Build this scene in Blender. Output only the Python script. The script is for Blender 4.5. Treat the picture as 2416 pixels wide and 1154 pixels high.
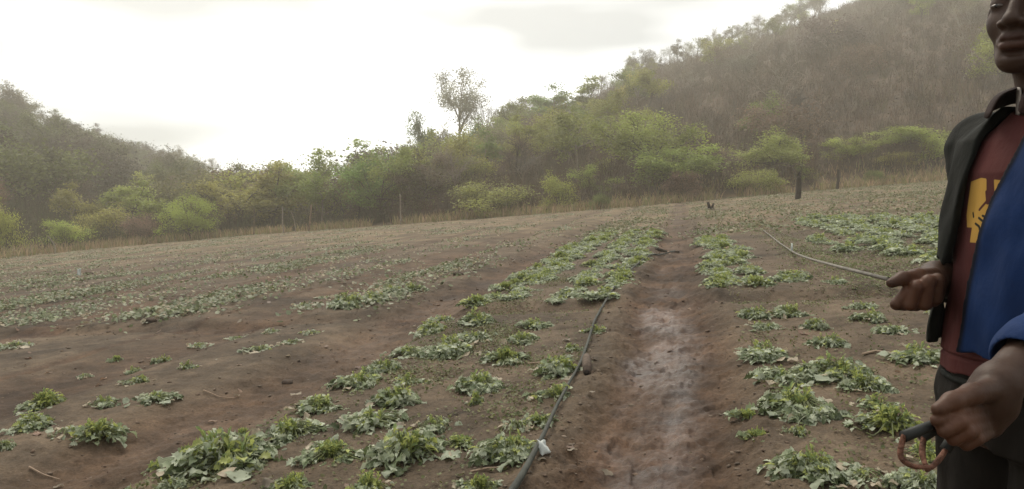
import bpy, math, random
import numpy as np
import openvdb
for o in list(bpy.data.objects): bpy.data.objects.remove(o)
S = bpy.context.scene
C = S.collection
R = math.radians
# ---------------------------------------------------------------- camera, sky, sun, exposure
F, CX, CY, EYE = 1800.0, 1208.0, 577.0, 1.25
PITCH = math.atan(107/1800)
cam = bpy.data.cameras.new('camera'); camo = bpy.data.objects.new('camera', cam); C.objects.link(camo)
camo.location = (0, 0, EYE); camo.rotation_euler = (math.pi/2-PITCH, 0, 0)
cam.sensor_width = 36; cam.lens = 36*F/2416; cam.clip_end = 3000; cam.clip_start = 0.05
S.camera = camo
SUN_EL, SUN_AZ = R(52), R(-18)          # high behind thin cloud, ahead and a little left
w = bpy.data.worlds.new('World'); S.world = w; w.use_nodes = True
nt = w.node_tree; N = nt.nodes; L = nt.links; N.clear()
out = N.new('ShaderNodeOutputWorld'); bg = N.new('ShaderNodeBackground')
sky = N.new('ShaderNodeTexSky'); sky.sky_type = 'NISHITA'; sky.sun_disc = False
sky.sun_elevation = SUN_EL; sky.sun_rotation = SUN_AZ
tc = N.new('ShaderNodeTexCoord'); mp = N.new('ShaderNodeMapping'); mp.inputs['Scale'].default_value = (1.3, 1.3, 5.0)
mp.inputs['Location'].default_value = (1.1, .7, .4)
no = N.new('ShaderNodeTexNoise'); no.inputs['Scale'].default_value = 1.7; no.inputs['Detail'].default_value = 3; no.inputs['Roughness'].default_value = .5
cr = N.new('ShaderNodeValToRGB')
cr.color_ramp.elements[0].position = .36; cr.color_ramp.elements[0].color = (2.5, 2.66, 2.76, 1)
cr.color_ramp.elements[1].position = .66; cr.color_ramp.elements[1].color = (10.1, 10.2, 10.2, 1)
# the cloud sheet is thickest behind the camera, thinnest ahead and to the left
sp = N.new('ShaderNodeVectorMath'); sp.operation = 'DOT_PRODUCT'; sp.inputs[1].default_value = (-.22, .9, .35)
mr = N.new('ShaderNodeMapRange'); mr.inputs['From Min'].default_value = -.6; mr.inputs['From Max'].default_value = .75
mr.inputs['To Min'].default_value = .36; mr.inputs['To Max'].default_value = 1.0
mu = N.new('ShaderNodeMix'); mu.data_type = 'RGBA'; mu.blend_type = 'MULTIPLY'; mu.inputs[0].default_value = 1
mx = N.new('ShaderNodeMix'); mx.data_type = 'RGBA'; mx.inputs[0].default_value = .92
L.new(tc.outputs['Generated'], mp.inputs[0]); L.new(mp.outputs[0], no.inputs['Vector']); L.new(no.outputs['Fac'], cr.inputs[0])
L.new(tc.outputs['Generated'], sp.inputs[0]); L.new(sp.outputs['Value'], mr.inputs[0])
L.new(cr.outputs[0], mu.inputs[6]); L.new(mr.outputs[0], mu.inputs[7])
L.new(sky.outputs[0], mx.inputs[6]); L.new(mu.outputs[2], mx.inputs[7])
L.new(mx.outputs[2], bg.inputs[0]); L.new(bg.outputs[0], out.inputs[0])
bg.inputs['Strength'].default_value = .13
sl = bpy.data.lights.new('sun', 'SUN'); sl.energy = 1.3; sl.angle = R(25); sl.color = (1, .90, .74)
so = bpy.data.objects.new('sun', sl); C.objects.link(so)
so.rotation_euler = (math.pi/2-SUN_EL, 0, math.pi-SUN_AZ) if False else (-(math.pi/2-SUN_EL), 0, -SUN_AZ)
S.view_settings.view_transform = 'Standard'; S.view_settings.look = 'None'; S.view_settings.exposure = 1.0; S.view_settings.gamma = 1
S.cycles.volume_bounces = 1; S.cycles.max_bounces = 6; S.cycles.transparent_max_bounces = 8
S.cycles.volume_step_rate = 4

# ---------------------------------------------------------------- helpers
rng = np.random.default_rng(7)
def ray(px, py):
    x = (np.asarray(px, float)-CX)/F; y = -(np.asarray(py, float)-CY)/F
    c, s = math.cos(PITCH), math.sin(PITCH)
    return x, c+y*s, -s+y*c
def unproj(px, py, Y):
    x, y, z = ray(px, py); t = Y/y
    return np.array([x*t, Y, EYE+z*t])
def gxy(px, py):
    x, y, z = ray(px, py); t = -EYE/(z-.08*x)
    return float(x*t), float(y*t)
def tag(o, label=None, cat=None, group=None, kind=None):
    if label: o['label'] = label
    if cat: o['category'] = cat
    if group: o['group'] = group
    if kind: o['kind'] = kind
    return o
def empty(name, loc, rz=0, sc=1):
    o = bpy.data.objects.new(name, None); C.objects.link(o); o.location = loc; o.rotation_euler = (0, 0, rz)
    o.scale = (sc, sc, sc) if np.isscalar(sc) else sc; o.empty_display_size = .1
    return o
def mesh_np(name, V, Fc, mat=None, col=None, smooth=False):
    V = np.ascontiguousarray(V, np.float32); Fc = np.ascontiguousarray(Fc, np.int32)
    m = bpy.data.meshes.new(name); k = Fc.shape[1]; nf = len(Fc)
    m.vertices.add(len(V)); m.vertices.foreach_set('co', V.ravel())
    m.loops.add(nf*k); m.loops.foreach_set('vertex_index', Fc.ravel())
    m.polygons.add(nf); m.polygons.foreach_set('loop_start', np.arange(0, nf*k, k, dtype=np.int32))
    try: m.polygons.foreach_set('loop_total', np.full(nf, k, np.int32))
    except Exception: pass
    if smooth: m.polygons.foreach_set('use_smooth', np.ones(nf, bool))
    if col is not None:
        a = m.color_attributes.new('col', 'FLOAT_COLOR', 'POINT')
        c4 = np.ones((len(V), 4), np.float32); c4[:, :3] = col; a.data.foreach_set('color', c4.ravel())
    m.update(calc_edges=True); m.validate()
    if mat: m.materials.append(mat)
    return m
def link(name, m, parent=None, loc=None, rz=0):
    o = bpy.data.objects.new(name, m); C.objects.link(o)
    if parent is not None: o.parent = parent
    if loc is not None: o.location = loc; o.rotation_euler = (0, 0, rz)
    return o
def hsh(i, j, s):
    n = (i.astype(np.int64)*374761393+j.astype(np.int64)*668265263+s*1442695041) & 0x7fffffff
    n = ((n ^ (n >> 13))*1274126177) & 0x7fffffff
    return ((n ^ (n >> 16)) & 0xffff)/65535.0
def vnoise(x, y, s=0):
    xi = np.floor(x); yi = np.floor(y); fx = x-xi; fy = y-yi
    fx = fx*fx*(3-2*fx); fy = fy*fy*(3-2*fy)
    a = hsh(xi, yi, s); b = hsh(xi+1, yi, s); c = hsh(xi, yi+1, s); d = hsh(xi+1, yi+1, s)
    return (a*(1-fx)+b*fx)*(1-fy)+(c*(1-fx)+d*fx)*fy
def fbm(x, y, s=0, o=3):
    v = 0; a = .5
    for i in range(o):
        v = v+a*(vnoise(x*2**i+i*17.3, y*2**i-i*9.1, s+i)-.5); a *= .55
    return v
def sstep(a, b, x):
    t = np.clip((x-a)/(b-a), 0, 1); return t*t*(3-2*t)
def tube(pts, rad, k=6, col=None):
    """tapered tube along points; returns V, quads"""
    P = np.array(pts, float); n = len(P); rad = np.broadcast_to(np.asarray(rad, float), (n,))
    T = np.gradient(P, axis=0); T /= np.linalg.norm(T, axis=1)[:, None]+1e-9
    up = np.where(np.abs(T[:, 2:3]) > .9, [[1., 0, 0]], [[0, 0, 1.]])
    A = np.cross(T, up); A /= np.linalg.norm(A, axis=1)[:, None]+1e-9; B = np.cross(T, A)
    th = np.linspace(0, 2*math.pi, k, endpoint=False)
    V = P[:, None]+rad[:, None, None]*(np.cos(th)[None, :, None]*A[:, None]+np.sin(th)[None, :, None]*B[:, None])
    V = V.reshape(-1, 3); i = np.arange(n-1)[:, None]*k; j = np.arange(k)[None]; j2 = (j+1) % k
    Q = np.stack([i+j, i+j2, i+k+j2, i+k+j], -1).reshape(-1, 4)
    V = np.vstack([V, P[:1], P[-1:]]); a = n*k; b = a+1
    caps = [[a, (q+1) % k, q, a] for q in range(k)]+[[b, (n-1)*k+q, (n-1)*k+(q+1) % k, b] for q in range(k)]
    return V, Q, np.array(caps)
def tubes(lst, k=5):
    Vs, Qs, o = [], [], 0
    for pts, r in lst:
        V, Q, cp = tube(pts, r, k); Vs.append(V); Qs.append(Q+o); o += len(V)
    return np.vstack(Vs), np.vstack(Qs)
def tube_mesh(name, pts, rad, mat, k=8):
    V, Q, cp = tube(pts, rad, k)
    m = bpy.data.meshes.new(name); m.from_pydata(V.tolist(), [], Q.tolist()+[c[:3].tolist() for c in cp]); m.update()
    for p in m.polygons: p.use_smooth = True
    m.materials.append(mat); return m

# ---------------------------------------------------------------- materials
def nmat(name):
    m = bpy.data.materials.new(name); m.use_nodes = True; t = m.node_tree
    return m, t, t.nodes['Principled BSDF']
def leaf_mat(name, objcol=False, trans=.35, rough=.6, lo=.65, hi=1.25, scale=3.0):
    m, t, b = nmat(name); n, l = t.nodes, t.links
    if objcol: src = n.new('ShaderNodeObjectInfo'); cs = src.outputs['Color']
    else: src = n.new('ShaderNodeVertexColor'); src.layer_name = 'col'; cs = src.outputs['Color']
    tcn = n.new('ShaderNodeTexCoord'); nz = n.new('ShaderNodeTexNoise'); nz.inputs['Scale'].default_value = scale; nz.inputs['Detail'].default_value = 4
    l.new(tcn.outputs['Object'], nz.inputs['Vector'])
    r = n.new('ShaderNodeMapRange'); r.inputs['From Min'].default_value = .3; r.inputs['From Max'].default_value = .7; r.inputs['To Min'].default_value = lo; r.inputs['To Max'].default_value = hi
    l.new(nz.outputs['Fac'], r.inputs[0])
    mm = n.new('ShaderNodeMix'); mm.data_type = 'RGBA'; mm.blend_type = 'MULTIPLY'; mm.inputs[0].default_value = 1
    l.new(cs, mm.inputs[6]); l.new(r.outputs[0], mm.inputs[7]); c = mm.outputs[2]
    if objcol:
        at = n.new('ShaderNodeVertexColor'); at.layer_name = 'col'
        m2 = n.new('ShaderNodeMix'); m2.data_type = 'RGBA'; m2.blend_type = 'MULTIPLY'; m2.inputs[0].default_value = 1
        l.new(c, m2.inputs[6]); l.new(at.outputs[0], m2.inputs[7]); c = m2.outputs[2]
    l.new(c, b.inputs['Base Color']); b.inputs['Roughness'].default_value = rough; b.inputs['Specular IOR Level'].default_value = .35
    tr = n.new('ShaderNodeBsdfTranslucent'); l.new(c, tr.inputs[0]); ms = n.new('ShaderNodeMixShader'); ms.inputs[0].default_value = trans
    l.new(b.outputs[0], ms.inputs[1]); l.new(tr.outputs[0], ms.inputs[2]); l.new(ms.outputs[0], n['Material Output'].inputs['Surface'])
    return m
def plain(name, c, rough=.7, var=.35, scale=8.0, spec=.3, bump=0., bscale=40., c2=None):
    m, t, b = nmat(name); n, l = t.nodes, t.links
    tcn = n.new('ShaderNodeTexCoord'); nz = n.new('ShaderNodeTexNoise'); nz.inputs['Scale'].default_value = scale; nz.inputs['Detail'].default_value = 6
    l.new(tcn.outputs['Object'], nz.inputs['Vector'])
    cr = n.new('ShaderNodeValToRGB'); cr.color_ramp.elements[0].position = .3; cr.color_ramp.elements[1].position = .7
    c2 = c2 or c
    cr.color_ramp.elements[0].color = (*[v*(1-var) for v in c], 1); cr.color_ramp.elements[1].color = (*[v*(1+var) for v in c2], 1)
    l.new(nz.outputs['Fac'], cr.inputs[0]); l.new(cr.outputs[0], b.inputs['Base Color'])
    b.inputs['Roughness'].default_value = rough; b.inputs['Specular IOR Level'].default_value = spec
    if bump:
        n2 = n.new('ShaderNodeTexNoise'); n2.inputs['Scale'].default_value = bscale; n2.inputs['Detail'].default_value = 6; l.new(tcn.outputs['Object'], n2.inputs['Vector'])
        bp = n.new('ShaderNodeBump'); bp.inputs['Strength'].default_value = bump; bp.inputs['Distance'].default_value = .01
        l.new(n2.outputs['Fac'], bp.inputs['Height']); l.new(bp.outputs[0], b.inputs['Normal'])
    return m
M_leaf = leaf_mat('melon_leaf', trans=.38, rough=.48, lo=.7, hi=1.25, scale=14)
M_crop = leaf_mat('crop_leaf', trans=.3, rough=.6, lo=.75, hi=1.2, scale=1.5)
M_tree = leaf_mat('tree_leaf', objcol=True, trans=.4, rough=.65, lo=.6, hi=1.3, scale=.9)
M_thick = leaf_mat('thicket_twigs', trans=.15, rough=.8, lo=.8, hi=1.2, scale=.2)
M_grass = leaf_mat('grass_blades', trans=.3, rough=.7, lo=.8, hi=1.2, scale=.8)
M_bark = plain('bark', (.085, .07, .056), .9, .4, 6, bump=.6)
M_palebark = plain('pale_bark', (.27, .235, .19), .9, .3, 6, bump=.4)
M_char = plain('charred_wood', (.035, .028, .024), .9, .4, 8, bump=.6)

# ---------------------------------------------------------------- terrain
DV = np.array([.2185, .9758]); NV = np.array([.9758, -.2185])
T_px =  [-900, -300,   0,  60, 100, 200, 300, 400, 480, 560, 700, 850, 1000, 1085, 1200, 1300, 1400, 1500, 1600, 1700, 1800, 1900, 2000, 2100, 2416, 2900, 3600]
T_sky = [  90,  130, 272, 285, 298, 340, 368, 390, 412, 440, 455, 440,  395,  350,  306,  274,  240,  181,  152,  119,   86,   50,   10,  -40, -180, -300, -350]
T_yr =  [ 140,  140, 150, 160, 165, 185, 205, 225, 240, 220, 200, 170,  150,  145,  160,  175,  190,  200,  205,  210,  218,  226,  230,  232,  235,  235,  235]
T_ye =  [  48,   48,  52,  54,  55,  58,  60,  62,  63,  64,  63,  61,   59,   58,   57,   56,   56,   56,   57,   58,   59,   60,   60,   60,   60,   60,   60]
T_zr = [float(unproj(p, s, y)[2]) for p, s, y in zip(T_px, T_sky, T_yr)]
def micro(x, y):
    """ridges, furrows, clods of the worked field"""
    s = x*DV[0]+y*DV[1]; t = x*NV[0]+y*NV[1]
    t = t+.06*np.sin(s*.8)+.22*fbm(s*.35, t*.3, 3, 2)
    fade = 1-sstep(30, 50, s)
    near = 1-sstep(14, 30, np.hypot(x, y))
    path = sstep(-.72, -.40, t)*(1-sstep(.05, .42, t))
    z = -.065*path
    f2 = sstep(-3.75, -3.2, t)*(1-sstep(-2.85, -2.4, t)); z = z-.12*f2
    f3 = sstep(-6.3, -5.4, t)*(1-sstep(-5.0, -4.5, t)); z = z-.07*f3
    f4 = sstep(2.05, 2.4, t)*(1-sstep(2.6, 3.0, t)); z = z-.07*f4
    sc = s+.15*t*np.where(t < 0, -.12, .02)
    cr_ = sstep(8.0, 8.35, sc)*(1-sstep(8.6, 9.0, sc)); z = z-.075*cr_*(1-path)*(1-f2)
    sh = np.exp(-((t+.62)/.12)**2)+.8*np.exp(-((t-.36)/.12)**2); z = z+.03*sh
    rough = .45+.75*np.clip(sh+f2*.5+path*.75+.5*cr_, 0, 1)
    z = z+path*near*(.05*fbm(s*.9, t*7, 23, 3)+.022*(vnoise(s*3.1, t*5.5, 27) > .74)*-1)
    z = z+near*(.040*fbm(s*1.7, t*1.9, 11, 3)+rough*(.06*fbm(s*5, t*6.5, 21, 3)+.042*fbm(s*17, t*19, 31, 2)+.024*fbm(s*42, t*44, 37, 2)))
    z = z+.10*fbm(s*.25, t*.3, 41, 2)*sstep(9, 18, s)
    return z*fade, path, f2, f3, cr_, s, t
def terrain(x, y):
    x = np.asarray(x, float); y = np.asarray(y, float)
    ang = np.arctan2(x, y); ac = np.clip(ang, -R(62), R(62)); r = np.hypot(x, y)
    px = CX+F*np.tan(ac); Y = r*np.cos(ac)
    ye = np.interp(px, T_px, T_ye); yr = np.interp(px, T_px, T_yr); zr = np.interp(px, T_px, T_zr)
    zr = np.where(np.abs(ang) > R(62), zr*np.clip(1-(np.abs(ang)-R(62))/R(70), 0, 1), zr)
    zb = .08*np.clip(x, -45, 45)
    u = np.clip((Y-ye)/(yr-ye), 0, 1); u = u+.0*u
    z = zb*(1-u)+zr*u
    z = z-np.clip(Y-yr, 0, 400)*.05*sstep(0, 40, Y-yr)
    z = z+u*(1-u)*4*2.2*fbm(x/22, y/22, 51, 3)
    return z+micro(x, y)[0]
def TZ(x, y): return float(terrain(np.array([x]), np.array([y]))[0])
# ---------------------------------------------------------------- ground sheet (one sheet to the hills and beyond)
a_f = np.arctan((np.arange(-160, 2580, 4.0)-CX)/F)
a_o = np.linspace(a_f[-1], a_f[0]+2*math.pi, 90)[1:-1]
A = np.concatenate([a_f, a_o])
r_f = [0.15]
while r_f[-1] < 2.2: r_f.append(r_f[-1]*1.07)
while r_f[-1] < 75: r_f.append(r_f[-1]*1.0058)
while r_f[-1] < 330: r_f.append(r_f[-1]*1.022)
Rr = np.array(r_f)
AA, RR = np.meshgrid(A, Rr)
GX, GY = (RR*np.sin(AA)).ravel(), (RR*np.cos(AA)).ravel()
GZ = terrain(GX, GY)
mz, path, f2, f3, crs, gs, gt = micro(GX, GY)
na, nr = len(A), len(Rr)
i = np.arange(nr-1)[:, None]*na; j = np.arange(na)[None]; j2 = (j+1) % na
Q = np.stack([i+j, i+na+j, i+na+j2, i+j2], -1).reshape(-1, 4)
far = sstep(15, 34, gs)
px_ = CX+F*np.tan(np.clip(np.arctan2(GX, GY), -R(62), R(62)))
hill = sstep(-2, 4, RR.ravel()*np.cos(np.clip(AA.ravel(), -R(62), R(62)))-np.interp(px_, T_px, T_ye))
wetn = fbm(gs*.9, gt*2.2, 61, 3)
wet = np.clip(path*(1-.85*sstep(5.5, 12, gs))*sstep(-.56, -.30, gt+.5*wetn)*(1-sstep(-.08, .2, gt+.5*wetn))*1*(.7+3.2*wetn)+f2*.25*np.clip(.3+wetn*2, 0, 1), 0, 1)
red = np.clip(path*.9+f2*.75+f3*.7+crs*.35+.75*sstep(.45, .8, np.cos(2*math.pi*(gt+3.05)/2.7))*(gt < -6)*(1-sstep(30, 45, gs))+fbm(gs*.4, gt*.5, 71, 3)*.6, 0, 1)
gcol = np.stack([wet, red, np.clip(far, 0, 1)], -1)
m_soil, t, b = nmat('soil'); n, l = t.nodes, t.links
va = n.new('ShaderNodeVertexColor'); va.layer_name = 'col'; sep = n.new('ShaderNodeSeparateColor'); l.new(va.outputs[0], sep.inputs[0])
vh = n.new('ShaderNodeAttribute'); vh.attribute_name = 'hill'
tcn = n.new('ShaderNodeTexCoord')
def noise(scale, det=6, rough=.6, st=None):
    q = n.new('ShaderNodeTexNoise'); q.inputs['Scale'].default_value = scale; q.inputs['Detail'].default_value = det; q.inputs['Roughness'].default_value = rough
    if st:
        mpn = n.new('ShaderNodeMapping'); mpn.inputs['Scale'].default_value = st; l.new(tcn.outputs['Object'], mpn.inputs[0]); l.new(mpn.outputs[0], q.inputs['Vector'])
    else: l.new(tcn.outputs['Object'], q.inputs['Vector'])
    return q.outputs['Fac']
def mix(a, b_, f, mode='MIX'):
    q = n.new('ShaderNodeMix'); q.data_type = 'RGBA'; q.blend_type = mode
    for sck, v in ((0, f), (6, a), (7, b_)):
        if hasattr(v, 'links'): l.new(v, q.inputs[sck])
        else: q.inputs[sck].default_value = v if sck == 0 else (*v, 1)
    return q.outputs[2]
def rmp(v, a, b_, c=0., d=1.):
    q = n.new('ShaderNodeMapRange'); q.inputs['From Min'].default_value = a; q.inputs['From Max'].default_value = b_; q.inputs['To Min'].default_value = c; q.inputs['To Max'].default_value = d
    l.new(v, q.inputs[0]); return q.outputs[0]
grey = mix((.080, .057, .036), (.150, .109, .072), rmp(noise(2.3), .35, .65))
redc = mix((.050, .027, .015), (.128, .074, .042), rmp(noise(3.1), .35, .65))
base = mix(grey, redc, sep.outputs[1])
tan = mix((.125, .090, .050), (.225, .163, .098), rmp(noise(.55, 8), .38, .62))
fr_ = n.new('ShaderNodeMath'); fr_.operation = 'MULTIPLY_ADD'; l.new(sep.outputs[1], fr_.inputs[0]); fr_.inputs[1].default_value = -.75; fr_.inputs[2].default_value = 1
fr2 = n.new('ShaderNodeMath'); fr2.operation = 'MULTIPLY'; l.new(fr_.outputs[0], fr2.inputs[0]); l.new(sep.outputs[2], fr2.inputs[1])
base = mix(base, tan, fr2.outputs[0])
litter = mix((.066, .044, .028), (.125, .084, .054), rmp(noise(.25, 8), .38, .62))
base = mix(base, litter, vh.outputs['Fac'])
speck = rmp(noise(60, 8, .8), .36, .66, .62, 1.32)
base = mix(base, speck, 1.0, 'MULTIPLY')
base = mix(base, rmp(noise(.7, 5, .6), .36, .6, .54, 1.12), 1.0, 'MULTIPLY'); dk = rmp(noise(7, 6, .65), .32, .6, .75, 1.08); base = mix(base, dk, 1.0, 'MULTIPLY')
wetc = mix(base, (.92, .76, .66), sep.outputs[0], 'MULTIPLY')
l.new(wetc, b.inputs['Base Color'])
wn = n.new('ShaderNodeMath'); wn.operation = 'MULTIPLY'; l.new(sep.outputs[0], wn.inputs[0]); l.new(rmp(noise(9, 5), .3, .62, .35, 1.2), wn.inputs[1])
l.new(rmp(wn.outputs[0], 0, 1, .85, .35), b.inputs['Roughness'])
l.new(rmp(wn.outputs[0], 0, 1, .2, .44), b.inputs['Specular IOR Level'])
bp = n.new('ShaderNodeBump'); bp.inputs['Strength'].default_value = .9; bp.inputs['Distance'].default_value = .014
bh = n.new('ShaderNodeMath'); bh.operation = 'ADD'; l.new(noise(38, 8, .65), bh.inputs[0]); l.new(noise(9, 5), bh.inputs[1])
l.new(bh.outputs[0], bp.inputs['Height']); l.new(bp.outputs[0], b.inputs['Normal'])
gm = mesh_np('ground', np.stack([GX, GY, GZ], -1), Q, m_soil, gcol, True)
at = gm.attributes.new('hill', 'FLOAT', 'POINT'); at.data.foreach_set('value', hill.astype(np.float32))
ground = tag(link('ground', gm), kind='structure', label='brown worked field rising into wooded hills on both sides')

# ---------------------------------------------------------------- trees
def limb(p, d, ln, r0, r1, n_=5, wob=.12, g=None):
    pts = [np.array(p, float)]; d = np.array(d, float); d /= np.linalg.norm(d)
    for i in range(n_):
        d = d+g.normal(0, wob, 3); d /= np.linalg.norm(d); pts.append(pts[-1]+d*ln/n_)
    return pts, np.linspace(r0, r1, n_+1), d
def leaf_quads(P, sz, g, flat=.5, asp=1.0, cl=None):
    """one small bent-free face at each point"""
    n_ = len(P); nrm = g.normal(0, 1, (n_, 3)); nrm[:, 2] = np.abs(nrm[:, 2])+flat; nrm /= np.linalg.norm(nrm, axis=1)[:, None]
    a = np.cross(nrm, g.normal(0, 1, (n_, 3))); a /= np.linalg.norm(a, axis=1)[:, None]+1e-9; b_ = np.cross(nrm, a)
    s_ = (sz*g.uniform(.6, 1.3, n_))[:, None]; a = a*s_; b_ = b_*s_*asp
    V = np.stack([P-a*.5, P+b_*.32, P+a*.5, P-b_*.32], 1).reshape(-1, 3)
    Q = np.arange(n_*4).reshape(-1, 4)
    if cl is None: cl = g.uniform(.7, 1.25, n_)
    return V, Q, np.repeat(cl[:, None]*np.ones(3), 4, 0)
KINDS = {}   # kind -> list of (trunk mesh, crown mesh); unit tree: height 1
def grow(kind, seed):
    g = np.random.default_rng(seed); br = []; tips = []
    P = dict(round=dict(th=.36, nl=6, el=.75, ll=.36, n2=4, l2=.19, sp=.055, nleaf=170, sz=.038, r=.020),
             umbrella=dict(th=.42, nl=8, el=.42, ll=.62, n2=5, l2=.27, sp=.05, nleaf=160, sz=.036, r=.026),
             dome=dict(th=.28, nl=11, el=.72, ll=.46, n2=6, l2=.24, sp=.062, nleaf=140, sz=.034, r=.02),
             airy=dict(th=.42, nl=10, el=1.05, ll=.38, n2=6, l2=.17, sp=.045, nleaf=120, sz=.021, r=.015),
             tall=dict(th=.5, nl=6, el=.95, ll=.32, n2=4, l2=.15, sp=.045, nleaf=150, sz=.034, r=.017),
             bare=dict(th=.42, nl=8, el=1.0, ll=.36, n2=6, l2=.2, sp=.05, nleaf=90, sz=.02, r=.015),
             bush=dict(th=.12, nl=9, el=.75, ll=.5, n2=5, l2=.28, sp=.085, nleaf=120, sz=.05, r=.014))[kind]
    tp, tr, d = limb((0, 0, -.03), (g.normal(0, .06), g.normal(0, .06), 1), P['th']+.03, P['r'], P['r']*.7, 5, .06, g)
    br.append((tp, tr)); leaf = []; lc = []
    for q in range(P['nl']):
        az = q*2.399+g.uniform(-.4, .4); el = P['el']+g.normal(0, .22)
        if kind == 'umbrella': el = .38+g.uniform(0, .6)
        if q == 0 and kind not in ('umbrella',): el = 1.4
        st = tp[g.integers(2, 6)] if kind != 'bush' else tp[g.integers(0, 3)]
        ln = P['ll']*g.uniform(.7, 1.15)
        lp, lr, ld = limb(st, (math.cos(az)*math.cos(el), math.sin(az)*math.cos(el), math.sin(el)), ln, P['r']*.55, P['r']*.22, 5, .16, g)
        br.append((lp, lr))
        for k in range(P['n2']):
            s0 = lp[g.integers(2, 6)]; dd = ld+g.normal(0, .55, 3); dd[2] = dd[2]*.7+(.1 if kind == 'umbrella' else .25)
            qp, qr, qd = limb(s0, dd, P['l2']*g.uniform(.6, 1.2), P['r']*.2, P['r']*.07, 4, .2, g); br.append((qp, qr))
            lum = g.uniform(.72, 1.25)
            if kind == 'bare':
                for e in range(6):
                    zp, zr_, zd = limb(qp[g.integers(1, 5)], qd+g.normal(0, .6, 3)+[0, 0, .2], P['l2']*g.uniform(.4, .9), P['r']*.12, P['r']*.06, 3, .2, g); br.append((zp, zr_)); tips.append(zp[-1])
            c0 = qp[-1]; nn = int(P['nleaf']*g.uniform(.4, 1.5))
            sp_ = P['sp']*g.uniform(.7, 1.35); off = g.normal(0, 1, (nn, 3))*[sp_, sp_, sp_*(.5 if kind == 'umbrella' else .72)]
            leaf.append(np.array(qp)[g.integers(1, 5, nn)]*.4+c0*.6+off); lc.append(np.full(nn, lum)*g.uniform(.85, 1.15, nn))
    V, Q = tubes(br, 5); leaf = np.vstack(leaf); lc = np.concatenate(lc)
    top = np.percentile(leaf[:, 2], 99.5); leaf /= top; V = V/top
    LV, LQ, LC = leaf_quads(leaf, P['sz'], g, .6, 1.1 if kind != 'bare' else .5, lc)
    wid = np.percentile(np.abs(leaf[:, :2]), 97)*2
    tm = mesh_np(kind+'_trunk', V, Q, M_bark, smooth=True); cm = mesh_np(kind+'_crown', LV, LQ, M_tree, LC)
    return tm, cm, wid
for kd, nv in (('round', 4), ('umbrella', 3), ('dome', 4), ('airy', 2), ('tall', 4), ('bare', 4), ('bush', 4)):
    KINDS[kd] = [grow(kd, 100*len(kd)+q*7+3) for q in range(nv)]
ntree = 0
def tree(name, label, px, topy, Y, kind, wpx=None, col=(.08, .11, .04), group=None, cat='tree', v=None, sink=0.):
    global ntree; ntree += 1
    top = unproj(px, topy, Y); x = float(top[0]); z0 = TZ(x, Y)-sink
    h = max(1.0, float(top[2])-z0)
    vs = KINDS[kind]; tm, cm, wd = vs[(ntree*5+int(px)) % len(vs) if v is None else v]
    sx = h if wpx is None else (wpx/F*Y)/wd
    sx = float(np.clip(sx, h*.45, h*3.4))
    e = empty(name, (x, Y, z0), (ntree*2.4) % 6.28); e.scale = (sx, sx, h)
    a_ = link('trunk', tm, e)
    if ntree % 2 == 0 and kind in ('tall', 'bare', 'airy', 'round'): a_.material_slots[0].link = 'OBJECT'; a_.material_slots[0].material = M_palebark
    b_ = link('crown', cm, e)
    b_.color = (*[min(.6, v*k_) for v, k_ in zip(col, (2.8, 2.6, 1.9) if col[1] > col[0]*.98 else (1.45, 1.5, 1.5))], 1); tag(e, label, cat, group)
    return e
GB, GM, GO, GD = (.135, .175, .05), (.115, .145, .048), (.13, .132, .055), (.06, .08, .032)
BR, BG, PK = (.115, .082, .058), (.105, .095, .075), (.20, .13, .095)
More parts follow.
